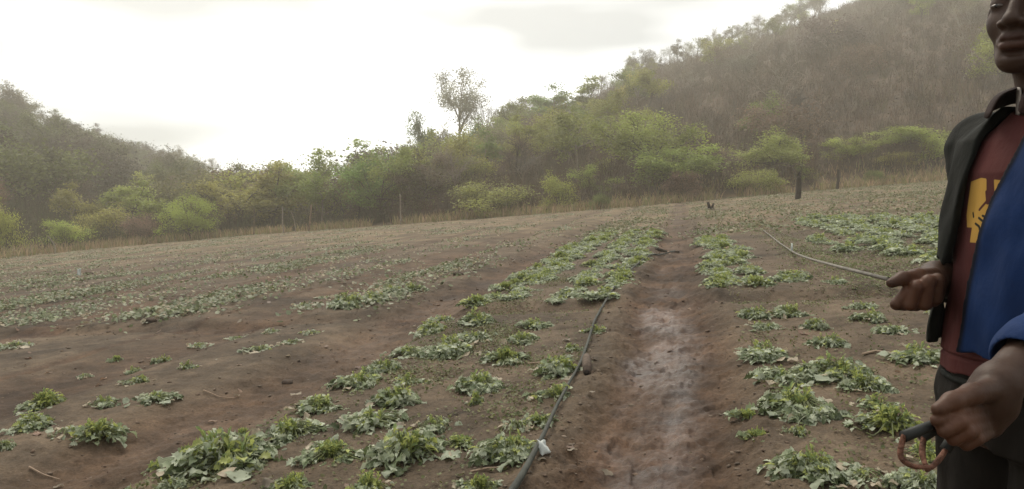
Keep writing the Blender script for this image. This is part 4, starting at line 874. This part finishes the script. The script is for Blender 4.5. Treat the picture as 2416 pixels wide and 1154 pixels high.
# left hand closed round the tool's handles
bv.chain([wr_l, H(2334, 940, 1.075)], [.029, .030], .02); bv.chain([H(2334, 948, 1.078), H(2312, 976, 1.078)], [.029, .022], .02); bv.chain([H(2348, 960, 1.085), H(2330, 1000, 1.082)], [.026, .021], .02)
bv.chain([H(2338, 920, 1.055), H(2292, 930, 1.030), H(2246, 947, 1.010), H(2214, 966, 1.000)], [.017, .0140, .0118, .0092], .008)
for pts, rr in (([(2310, 962, 1.060), (2258, 974, 1.012), (2212, 992, 1.000), (2222, 1004, 1.03)], (.0120, .0112, .0098, .0085)),
                ([(2316, 984, 1.060), (2264, 998, 1.002), (2228, 1016, .997), (2238, 1024, 1.032)], (.0120, .0116, .0102, .009)),
                ([(2322, 1004, 1.060), (2282, 1020, 1.002), (2250, 1036, 1.004), (2258, 1038, 1.038)], (.0118, .0114, .010, .009)),
                ([(2330, 1020, 1.065), (2304, 1036, 1.014), (2280, 1050, 1.016), (2284, 1046, 1.044)], (.0105, .010, .009, .008))):
    bv.chain([H(*p) for p in pts], [r_*.93 for r_ in rr], .0014)
# head
HD = R(34+20); hf = np.array([-math.sin(HD), -math.cos(HD), 0]); hl = np.array([math.cos(HD), -math.sin(HD), 0]); hu = np.array([0, 0, 1.])
tilt = R(3); hu, hl = hu*math.cos(tilt)+hl*math.sin(tilt)*1, hl*math.cos(tilt)-hu*math.sin(tilt)
HC = U(2446, 18, 1.42); HM = np.stack([hl, hf, hu])
def hp(x, y, z): return HC+hl*x+hf*y+hu*z
neck0 = B(0, -.01, 1.36)
bv.chain([neck0, hp(0, -.025, -.05)], [.056, .050], .03)
E_ = lambda c, r, k=.012, op='add', M=None: bv.ell(hp(*c), r, HM if M is None else M, k, op)
E_((0, -.018, .045), (.073, .093, .082), .01); E_((0, .018, -.036), (.056, .072, .076), .03)
E_((0, .064, -.094), (.022, .022, .022), .03)                       # jaw and chin
for q in (-1, 1):
    E_((q*.036, .050, -.030), (.021, .023, .022), .026)             # cheek
    bv.cap(hp(q*.048, -.005, -.078), hp(q*.014, .066, -.104), .013, .011, .03)
    bv.cap(hp(q*.045, .066, .021), hp(q*.012, .081, .018), .010, .009, .014)   # brow
    E_((q*.033, .092, -.001), (.017, .014, .009), .012, 'sub')      # eye socket
    E_((q*.076, -.012, -.010), (.008, .020, .030), .006)            # ear
bv.cap(hp(0, .082, .012), hp(0, .100, -.028), .0085, .0115, .012)   # nose
E_((0, .103, -.036), (.0145, .0125, .0110), .008)
for q in (-1, 1):
    E_((q*.0165, .092, -.040), (.0105, .0125, .0085), .006)
    E_((q*.0085, .100, -.0495), (.0052, .0065, .0045), .004, 'sub')
bv.cap(hp(0, .080, -.055), hp(0, .084, -.066), .017, .015, .014)    # muzzle
for q in (-1, 1):
    bv.chain([hp(q*.001, .0930, -.0650), hp(q*.011, .0920, -.0640), hp(q*.029, .075, -.0690)], [.0068, .0072, .0030], .006)
    bv.chain([hp(0, .0905, -.0785), hp(q*.011, .0890, -.0780), hp(q*.028, .075, -.0720)], [.0080, .0078, .0030], .006)
    bv.chain([hp(0, .1005, -.0715), hp(q*.012, .0990, -.0712), hp(q*.030, .080, -.0708)], [.0016, .0016, .0012], .003, 'sub')
E_((0, .090, -.0915), (.018, .008, .004), .010, 'sub')
for q in (-1, 1):                                                    # lids over the eyeball
    E_((q*.033, .0695, .0), (.0165, .0130, .0125), .010)
def skin_mat():
    m, t, b = nmat('dark_skin'); n, l = t.nodes, t.links
    tcn = n.new('ShaderNodeTexCoord'); nz = n.new('ShaderNodeTexNoise'); nz.inputs['Scale'].default_value = 16; nz.inputs['Detail'].default_value = 5; l.new(tcn.outputs['Object'], nz.inputs['Vector'])
    cr = n.new('ShaderNodeValToRGB'); cr.color_ramp.elements[0].position = .3; cr.color_ramp.elements[1].position = .7
    cr.color_ramp.elements[0].color = (.036, .018, .011, 1); cr.color_ramp.elements[1].color = (.056, .029, .017, 1)
    l.new(nz.outputs['Fac'], cr.inputs[0])
    va = n.new('ShaderNodeVertexColor'); va.layer_name = 'col'; mm = n.new('ShaderNodeMix'); mm.data_type = 'RGBA'; mm.blend_type = 'MULTIPLY'; mm.inputs[0].default_value = 1
    l.new(cr.outputs[0], mm.inputs[6]); l.new(va.outputs[0], mm.inputs[7]); l.new(mm.outputs[2], b.inputs['Base Color'])
    b.inputs['Roughness'].default_value = .55; b.inputs['Specular IOR Level'].default_value = .28
    b.inputs['Subsurface Weight'].default_value = .12; b.inputs['Subsurface Scale'].default_value = .006; b.inputs['Subsurface Radius'].default_value = (1, .35, .2)
    n2 = n.new('ShaderNodeTexNoise'); n2.inputs['Scale'].default_value = 130; n2.inputs['Detail'].default_value = 6; l.new(tcn.outputs['Object'], n2.inputs['Vector'])
    bp = n.new('ShaderNodeBump'); bp.inputs['Strength'].default_value = .45; bp.inputs['Distance'].default_value = .0018; l.new(n2.outputs['Fac'], bp.inputs['Height']); l.new(bp.outputs[0], b.inputs['Normal'])
    return m
M_skin = skin_mat()
bm_, bP = bv.mesh('person', M_skin)
tint = np.ones((len(bP), 3), np.float32)
hx = (bP-HC)@HM.T                                       # lips are pinker and darker, both hands tinted lighter and warmer all round
lip = (np.abs(hx[:, 0]) < .028) & (hx[:, 1] > .074) & (hx[:, 2] < -.0565+.0*hx[:, 0]) & (hx[:, 2] > -.090+ .35*np.abs(hx[:, 0])) & (hx[:, 2] < -.0568-.25*np.abs(np.abs(hx[:, 0])-.008))
tint[lip] = (1.0, .82, .85)
tint[lip & (hx[:, 2] < -.072)] = (1.35, 1.1, 1.1)
for c_ in (U(2165, 690, 1.43), U(2245, 1000, 1.02)):
    tint *= 1+np.array([1.35, .85, .55])*np.exp(-((bP-c_)**2).sum(1)/.048**2)[:, None]
c4 = np.ones((len(bP), 4), np.float32); c4[:, :3] = tint
bm_.color_attributes.new('col', 'FLOAT_COLOR', 'POINT').data.foreach_set('color', c4.ravel())
person = tag(link('person', bm_), 'man at the right edge in a blue and black jacket, fist closed on a line', 'person')
# eyes, hair
def ball(name, c, r, mat, n1=16, n2=24, ax=None):
    th, ph = np.meshgrid(np.linspace(0, math.pi, n1+1), np.linspace(0, 2*math.pi, n2, endpoint=False), indexing='ij')
    D_ = np.stack([np.sin(th)*np.cos(ph), np.sin(th)*np.sin(ph), np.cos(th)], -1).reshape(-1, 3)
    Q = np.array([(i*n2+j, (i+1)*n2+j, (i+1)*n2+(j+1) % n2, i*n2+(j+1) % n2) for i in range(n1) for j in range(n2)])
    return mesh_np(name, D_*r+c, Q, mat, None, True)
M_eye = plain('eye_white', (.085, .068, .058), .25, .08, 30, .5); M_iris = plain('dark_iris', (.02, .013, .010), .15, .2, 60, .6)
for q in (-1, 1):
    V0 = ball('eye', np.zeros(3), 1., M_eye); co = np.empty(len(V0.vertices)*3, np.float32); V0.vertices.foreach_get('co', co); co = co.reshape(-1, 3)
    w_ = co*np.array((.0125, .0045, .0040)); w_[:, 1] -= 14*w_[:, 0]**2
    V0.vertices.foreach_set('co', (w_@HM+hp(q*.0335, .0795, -.0035)).astype(np.float32).ravel()); V0.update()
    ey = link('eye', V0, person)
    V1 = ball('iris', np.zeros(3), 1., M_iris); V1.vertices.foreach_set('co', ((co*np.array((.0050, .0045, .0038)))@HM+hp(q*.0335-.001, .0802, -.0035)).astype(np.float32).ravel()); V1.update()
    link('iris', V1, ey)
hv = Vol(HC-[.16, .16, .06], HC+[.16, .16, .17], .0035)
hv.ell(hp(0, -.022, .050), (.081, .098, .088), HM, .01); hv.ell(hp(0, .09, -.010), (.085, .075, .085), HM, .02, 'sub'); hv.ell(hp(0, -.02, -.10), (.12, .13, .085), HM, .01, 'sub')
hm, hP = hv.mesh('hair', plain('black_hair', (.012, .010, .009), .85, .4, 90, .3, bump=.9, bscale=220))
link('hair', hm, person)
def fold(x, y, z, amp, s=0.):
    u = (x-O3[0])*rv[0]+(y-O3[1])*rv[1]; v = (x-O3[0])*fv[0]+(y-O3[1])*fv[1]
    return amp*(np.sin(u*62+z*19+1.7*np.sin(z*17+s)+s)*.5+np.sin(z*41-u*33+2*np.sin(u*21+s)+v*20)*.32+np.sin(u*118+z*8+1.2*np.sin(z*31))*.22)
def cloth(name, c, rough=.85, var=.18, weave=900, c2=None):
    m, t, b = nmat(name); n, l = t.nodes, t.links
    tcn = n.new('ShaderNodeTexCoord'); nz = n.new('ShaderNodeTexNoise'); nz.inputs['Scale'].default_value = 11; nz.inputs['Detail'].default_value = 7; l.new(tcn.outputs['Object'], nz.inputs['Vector'])
    cr = n.new('ShaderNodeValToRGB'); cr.color_ramp.elements[0].position = .3; cr.color_ramp.elements[1].position = .7
    cr.color_ramp.elements[0].color = (*[v*(1-var) for v in c], 1); cr.color_ramp.elements[1].color = (*[v*(1+var) for v in (c2 or c)], 1); l.new(nz.outputs['Fac'], cr.inputs[0])
    l.new(cr.outputs[0], b.inputs['Base Color']); b.inputs['Roughness'].default_value = rough; b.inputs['Specular IOR Level'].default_value = .18
    b.inputs['Sheen Weight'].default_value = .0
    n2 = n.new('ShaderNodeTexNoise'); n2.inputs['Scale'].default_value = weave; n2.inputs['Detail'].default_value = 2; l.new(tcn.outputs['Object'], n2.inputs['Vector'])
    bp = n.new('ShaderNodeBump'); bp.inputs['Strength'].default_value = .4; bp.inputs['Distance'].default_value = .0012; l.new(n2.outputs['Fac'], bp.inputs['Height'])
    mpn = n.new('ShaderNodeMapping'); mpn.inputs['Scale'].default_value = (1, 1, .45); mpn.inputs['Rotation'].default_value = (.25, .2, 0); l.new(tcn.outputs['Object'], mpn.inputs[0])
    n3 = n.new('ShaderNodeTexNoise'); n3.inputs['Scale'].default_value = 21; n3.inputs['Detail'].default_value = 4; n3.inputs['Roughness'].default_value = .45; n3.inputs['Distortion'].default_value = .3; l.new(mpn.outputs[0], n3.inputs['Vector'])
    b3 = n.new('ShaderNodeBump'); b3.inputs['Strength'].default_value = .5; b3.inputs['Distance'].default_value = .016; l.new(n3.outputs['Fac'], b3.inputs['Height']); l.new(bp.outputs[0], b3.inputs['Normal']); l.new(b3.outputs[0], b.inputs['Normal'])
    return m, t, cr.outputs[0], b
M_mar, t_mar, c_mar, b_mar = cloth('maroon_cloth', (.076, .022, .020)); M_blk = cloth('black_cloth', (.008, .009, .007))[0]; M_blu, t_blu, c_blu, b_blu = cloth('blue_cloth', (.008, .026, .090))
va = t_blu.nodes.new('ShaderNodeVertexColor'); va.layer_name = 'col'; m0 = t_blu.nodes.new('ShaderNodeMix'); m0.data_type = 'RGBA'; m0.blend_type = 'MULTIPLY'; m0.inputs[0].default_value = 1
t_blu.links.new(c_blu, m0.inputs[6]); t_blu.links.new(va.outputs[0], m0.inputs[7]); t_blu.links.new(m0.outputs[2], b_blu.inputs['Base Color'])
M_trs = cloth('dark_trouser_cloth', (.009, .007, .005))[0]; M_col = cloth('brown_collar_cloth', (.024, .013, .011))[0]; M_wht = cloth('white_lining', (.5, .46, .42))[0]
# shirt, with its yellow print
sv = Vol(O3+[-.24, -.24, .90], O3+[.24, .24, 1.45], .0025)
fS = sections(SHIRT)
def shirt_fn(x, y, z): return fS(x, y, z)-fold(x, y, z, .0035, .5)*np.clip((1.36-z)*6, .2, 1)
sv.put(O3+[-.25, -.25, .90], O3+[.25, .25, 1.44], shirt_fn, .004)
sv.cap(B(.05, 0, 1.345), sh_r*.75+el_r*.25, .050, .045, .02); sv.cap(B(-.05, 0, 1.345), sh_l*.75+el_l*.25, .050, .045, .02)
sv.cap(B(.004, .135, 1.40), B(.004, .125, 1.285), .010, .002, .004, 'sub')      # open placket
sv.cap(B(0, -.005, 1.39), B(0, .03, 1.46), .052, .062, .004, 'sub')
sm, sP = sv.mesh('shirt', M_mar)
su, sw, sz_ = (sP-O3)@rv, (sP-O3)@fv, sP[:, 2]
front = sw > .04
# the print: a yellow block, its bottom notched, with maroon strokes and black letter-like strokes
uu, zz = su, sz_-.018
def stroke(u0, z0, u1, z1, w_):
    du, dz = u1-u0, z1-z0; t_ = np.clip(((uu-u0)*du+(zz-z0)*dz)/(du*du+dz*dz+1e-9), 0, 1); return w_-np.hypot(uu-u0-t_*du, zz-z0-t_*dz)
yd = np.minimum.reduce([1.268+.12*(uu-.01)-.35*np.clip(uu-.045, 0, 1)-zz, zz-1.150, .074-.25*np.clip(1.2-zz, 0, 1)-uu, uu+.085, np.maximum(.048-uu, zz-1.178), np.maximum(np.abs(uu-.016-.18*(zz-1.24))-.0085, 1.222-zz)])
br_ = np.full(len(sP), -1.); bk = np.full(len(sP), -1.)
for q in ((.018, 1.232, .036, 1.212), (.016, 1.236, -.012, 1.240), (.014, 1.225, -.02, 1.224), (-.004, 1.262, -.03, 1.235), (-.002, 1.222, -.008, 1.205), (.012, 1.158, .006, 1.168), (-.03, 1.25, -.06, 1.19), (-.02, 1.17, -.06, 1.175), (.026, 1.246, .02, 1.226), (.004, 1.25, -.02, 1.255)): br_ = np.maximum(br_, stroke(*q, .0026))
for q in ((.040, 1.186, .030, 1.181), (.030, 1.181, .026, 1.172), (.034, 1.197, .022, 1.190), (.022, 1.190, .020, 1.176), (.026, 1.201, .012, 1.197), (.012, 1.197, .010, 1.181), (.008, 1.212, .002, 1.193), (-.006, 1.205, -.010, 1.188), (.054, 1.206, .049, 1.198), (-.02, 1.20, -.028, 1.185), (-.035, 1.205, -.04, 1.188)): bk = np.maximum(bk, stroke(*q, .0022))
yd = np.minimum(yd, -br_); yd = np.where(front, yd, -1)
pc = np.zeros((len(sP), 4), np.float32); pc[:, 3] = 1
pc[:, 0] = np.clip(.5+yd*60, 0, 1); pc[:, 1] = np.clip(.5+np.minimum(bk, yd+.002)*60, 0, 1)
sm.color_attributes.new('print', 'FLOAT_COLOR', 'POINT').data.foreach_set('color', pc.ravel())
n, l = t_mar.nodes, t_mar.links; va = n.new('ShaderNodeVertexColor'); va.layer_name = 'print'; se = n.new('ShaderNodeSeparateColor'); l.new(va.outputs[0], se.inputs[0])
def crisp(sk):
    q = n.new('ShaderNodeMapRange'); q.inputs['From Min'].default_value = .46; q.inputs['From Max'].default_value = .54; l.new(sk, q.inputs[0]); return q.outputs[0]
m1 = n.new('ShaderNodeMix'); m1.data_type = 'RGBA'; l.new(crisp(se.outputs[0]), m1.inputs[0]); l.new(c_mar, m1.inputs[6]); m1.inputs[7].default_value = (.46, .27, .06, 1)
m2 = n.new('ShaderNodeMix'); m2.data_type = 'RGBA'; l.new(crisp(se.outputs[1]), m2.inputs[0]); l.new(m1.outputs[2], m2.inputs[6]); m2.inputs[7].default_value = (.02, .02, .016, 1); l.new(m2.outputs[2], b_mar.inputs['Base Color'])
shirt = link('shirt', sm, person)
# collar: a folded band round the neck, points at the front
def collar_patch(name, rows_, mat, th):
    V = [p for r_ in rows_ for p in r_]; k = len(rows_[0]); Q = [(i*k+j, i*k+j+1, (i+1)*k+j+1, (i+1)*k+j) for i in range(len(rows_)-1) for j in range(k-1)]
    me = bpy.data.meshes.new(name); me.from_pydata([tuple(v) for v in V], [], Q); me.materials.append(mat)
    for p in me.polygons: p.use_smooth = True
    o = link(name, me, shirt); s1 = o.modifiers.new('sub', 'SUBSURF'); s1.levels = s1.render_levels = 2
    s2 = o.modifiers.new('thick', 'SOLIDIFY'); s2.thickness = th; s2.offset = 0
    return o
for q in (1, -1):
    ang = np.linspace(R(176), R(12), 11); top, mid_, bot = [], [], []
    for a_ in ang:
        fr = (math.cos(a_)+1)/2; pt = max(0, fr-.5)/.5
        top.append(B(q*.058*math.sin(a_), .060*math.cos(a_)+.012*fr, 1.490-.036*fr))
        mid_.append(B(q*(.078+.012*pt)*math.sin(a_)+q*.010*pt, .078*math.cos(a_)+.026*fr, 1.486-.040*fr))
        bot.append(B(q*(.090+.006*pt)*math.sin(a_)+q*.006*pt, .088*math.cos(a_)+.034*fr, 1.450-.026*fr-.026*pt))
    collar_patch('collar', [top, mid_, bot], M_col, .003)
    lin = [[B(0, 0, 0)+(p_-B(0, 0, 0))*np.array([.96, .96, 1])-np.array([0, 0, dz]) for p_ in top] for dz in (-.003, .022, .05)]
    collar_patch('collar_lining', lin, M_wht, .002)
# jacket: black right half and sleeve, blue left half and sleeve, hanging open
fJ = sections(JACK)
def edge_r(z): return np.interp(z, [.96, 1.04, 1.12, 1.21, 1.31, 1.39, 1.44], [.112, .108, .096, .080, .071, .066, .064])
def edge_l(z): return np.interp(z, [.96, 1.04, 1.12, 1.18, 1.25, 1.32, 1.37, 1.44], [.022, .020, .012, .006, -.004, -.028, -.045, -.055])
def jacket(sgn, name, sh, el, cuff, mat, rads, label):
    jv = Vol(np.minimum.reduce([O3+[-.30, -.30, .90], cuff-.15]), np.maximum.reduce([O3+[.30, .30, 1.48], cuff+.15, el+.12]), .0034)
    def fn(x, y, z): return fJ(x, y, z)-fold(x, y, z, .0045, 1.3*sgn)
    jv.put(O3+[-.29, -.29, .95], O3+[.29, .29, 1.46], fn, .004)
    jv.cap(B(sgn*.10, 0, 1.345), sh+np.array([0, 0, .004]), .072, .068, .03)
    d1 = (el-sh)/np.linalg.norm(el-sh)
    sv_ = Vol(jv.lo, jv.lo+jv.h*(jv.n-1), jv.h); sv_.n = jv.n; sv_.a = np.full(jv.n, .06, np.float32)
    sv_.chain([sh, sh*.5+el*.5, el], rads[:3], .02)
    if rads[3]: sv_.chain([el, cuff], [rads[2], rads[3]], .02)
    XX = sv_.box(sv_.lo, sv_.lo+sv_.h*sv_.n)[1]
    wr_ = (np.sin((XX[2]*120+XX[0]*45+2*np.sin(XX[1]*40)))*.5+np.sin(XX[2]*63-XX[1]*70+sgn)*.6)*.0035
    sb = sv_.a+wr_.astype(np.float32); kk = .04*np.clip((XX[2]-1.15)*6, .05, 1); qq = np.clip(kk-np.abs(jv.a-sb), 0, None)/kk
    jv.a = (np.minimum(jv.a, sb)-qq*qq*kk*.25).astype(np.float32)
    # hollow for the shirt and arm, open front, split down the back
    def inner(x, y, z): return fS(x, y, z)-.006
    jv.put(O3+[-.26, -.26, .85], O3+[.26, .26, 1.46], inner, .002, 'sub')
    jv.cap(B(0, -.005, 1.36), B(0, 0, 1.50), .066, .075, .004, 'sub')
    end = cuff if rads[3] else el; ax_ = (cuff-el) if rads[3] else (el-sh); ax_ = ax_/np.linalg.norm(ax_)
    jv.cap(end-ax_*.10, end+ax_*.1, (rads[3] or rads[2])-.006, None, .003, 'sub')
    jv.put(end-.12, end+.14, lambda x, y, z: -((x-end[0])*ax_[0]+(y-end[1])*ax_[1]+(z-end[2])*ax_[2])+.0*x+np.where((x-end[0])**2+(y-end[1])**2+(z-end[2])**2 < .068**2, 0, 1.).astype(np.float32), .004, 'sub')
    if rads[3]:                                          # rolled cuff
        c1, c2 = end-ax_*.030, end-ax_*.004; jv.cap(c1, c2, rads[3]+.007, rads[3]+.006, .004); jv.cap(end-ax_*.05, end+ax_*.06, rads[3]-.006, None, .003, 'sub')
    x, y, z = jv.box(jv.lo, jv.lo+jv.h*jv.n)[1]
    u = (x-O3[0])*rv[0]+(y-O3[1])*rv[1]; v = (x-O3[0])*fv[0]+(y-O3[1])*fv[1]
    ez = edge_r(z) if sgn > 0 else edge_l(z)
    armd = np.minimum(sv_.a, .05)
    cut = np.where(v > 0, sgn*(ez-u)*1.0 if sgn > 0 else (u-ez), (-u if sgn > 0 else u))
    cut = np.where(armd < .004, -1, cut)
    jv.a = np.maximum(jv.a, cut.astype(np.float32))
    jm, jP = jv.mesh(name, mat); o = link(name, jm, person)
    sm_ = o.modifiers.new('soften', 'SMOOTH'); sm_.factor = .5; sm_.iterations = 4
    ju, jw = (jP-O3)@rv, (jP-O3)@fv; de = np.abs(ju-(edge_r(jP[:, 2]) if sgn > 0 else edge_l(jP[:, 2])))
    ec = np.ones((len(jP), 4), np.float32); ec[jw > .02, :3] = np.clip((de[jw > .02]-.007)/.010, .08, 1)[:, None]; ec[(jw > .02) & (jP[:, 2] > 1.375), :3] = .10 if sgn < 0 else 1
    jm.color_attributes.new('col', 'FLOAT_COLOR', 'POINT').data.foreach_set('color', ec.ravel())
    if label: o['label'] = label
    return o
M_jr = M_blk
J1 = jacket(1, 'jacket_half', sh_r, el_r, el_r*.74+wr_r*.26, M_jr, [.060, .052, .048, .044], 'black right half and sleeve of the open jacket')
J2 = jacket(-1, 'jacket_half', sh_l, el_l, el_l*.36+wr_l*.64, M_blu, [.066, .060, .056, .046], 'blue left half and rolled sleeve of the open jacket')
# dark facing inside the blue edge, seams on the black sleeve
def ribbon(name, pts, r, mat, par): return link(name, tube_mesh(name, pts, r, mat, 6), par)
# trousers and shoes
tv = Vol(O3+[-.26, -.26, GZP+.03], O3+[.26, .26, .98], .0045)
tv.put(O3+[-.2, -.2, .80], O3+[.2, .2, .95], sections([(.945, .150, .114, .036), (.86, .160, .124, .036), (.79, .15, .115, .03)]), .02)
for u in (.085, -.085):
    tv.chain([B(u, .026, .85), B(u*1.05, .05, .50), B(u*1.1, .0, GZP+.07)], [.098, .078, .066], .03)
x, y, z = tv.box(tv.lo, tv.lo+tv.h*tv.n)[1]; tv.a = tv.a-(fold(x, y, z, .006, 2.2)).astype(np.float32)
tm_, tP = tv.mesh('trousers', M_trs); trs = link('trousers', tm_, person)
link('button', ball('button', U(2375, 987, 1.28), .0032, plain('brass', (.6, .45, .25), .35, .1, 30, .6), 8, 12), trs)
link('belt', tube_mesh('belt', [B(.160*math.cos(a_), .036+.124*math.sin(a_), .905) for a_ in np.linspace(0, 2*math.pi, 40)], .007, M_blk, 8), trs)
for u in (.085, -.085):
    fv_ = Vol(B(u, .06, GZP)-.2, B(u, .06, GZP)+.2, .004)
    fv_.chain([B(u*1.1, -.04, GZP+.045), B(u*1.22, .10, GZP+.04), B(u*1.3, .20, GZP+.032)], [.042, .040, .032], .02)
    fv_.cap(B(u*1.1, -.005, GZP+.05), B(u*1.1, -.005, GZP+.11), .042, .045, .02)
    fm, _ = fv_.mesh('shoe', M_char); link('shoe', fm, person)
M_line = plain('dull_line', (.19, .175, .15), .75, .3, 12, .2)
# what he holds: the thin line in the fist, the pronged tool in the lower hand
gx0, gy0 = gxy(1868, 598); p0 = np.array([gx0, gy0, TZ(gx0, gy0)+.02]); p1 = U(2095, 659, 1.437); pm = U(2140, 670, 1.447)
gx1, gy1 = gxy(1800, 545); gx2, gy2 = gxy(1842, 580)
LN = [np.array([gx1, gy1, TZ(gx1, gy1)+.03]), np.array([gx2, gy2, TZ(gx2, gy2)+.03]), p0]
for v in np.linspace(.08, 1, 14): q = p0*(1-v)+p1*v; q[2] -= .07*v*(1-v); LN.append(q)
LN.append(pm); rl = np.concatenate([[.012, .014, .014], np.linspace(.014, .0042, 14), [.004]])
e = empty('irrigation_pipe', tuple(p1)); link('hose', tube_mesh('hose', np.array(LN)-p1, rl, M_line, 7), e)
link('fitting', tube_mesh('fitting', [p0-p1+[0, 0, -.03], p0-p1+[0, 0, .13]], [.02, .012], M_white, 6), e)
tag(e, 'long thin pale line pulled from the right bed up to the man’s fist', 'pipe', 'irrigation pipes')
M_rust = plain('rusty_iron', (.115, .048, .030), .8, .5, 60, .3, bump=.6, bscale=150, c2=(.15, .07, .045)); M_slv = plain('black_sleeve', (.022, .024, .022), .6, .3, 40)
hb = U(2262, 985, 1.035); e = empty('hand_tool', tuple(hb))
def px3(l_): return [U(*p)-hb for p in l_]
def smooth(pts, m_=5):
    P_ = np.array(pts); 
    for _ in range(3):
        N_ = [P_[0]]
        for a_, b_ in zip(P_[:-1], P_[1:]): N_ += [a_*.75+b_*.25, a_*.25+b_*.75]
        P_ = np.array(N_+[P_[-1]])
    return P_
link('grip', tube_mesh('grip', px3([(2330, 955, 1.08), (2262, 985, 1.035), (2215, 1002, 1.02)]), [.008, .008, .0075], M_slv, 8), e)
for sl_, tn in (([(2222, 996, 1.02), (2178, 1012, 1.01), (2132, 1030, 1.0)], [(2134, 1026, 1.0), (2128, 1042, 1.0), (2122, 1075, .995), (2138, 1094, .99), (2162, 1103, .985), (2200, 1102, .985)]),
                ([(2226, 1000, 1.035), (2198, 1018, 1.03), (2174, 1032, 1.025)], [(2180, 1030, 1.025), (2178, 1042, 1.02), (2175, 1068, 1.01), (2180, 1090, 1.0), (2190, 1106, .99)]),
                ([(2262, 1015, 1.05), (2244, 1040, 1.045), (2230, 1062, 1.04)], [(2232, 1060, 1.04), (2222, 1076, 1.03), (2206, 1096, 1.01), (2186, 1110, .99)])):
    link('sleeve', tube_mesh('sleeve', px3(sl_), [.0070, .0075, .0078], M_slv, 10), e)
    P_ = smooth(px3(tn)); link('prong', tube_mesh('prong', P_, np.interp(np.linspace(0, 1, len(P_)), [0, .5, 1], [.0036, .0042, .0026]), M_rust, 8), e)
tag(e, 'hand tool with three curved rusty prongs in black sleeves, held in the lower hand', 'tool')
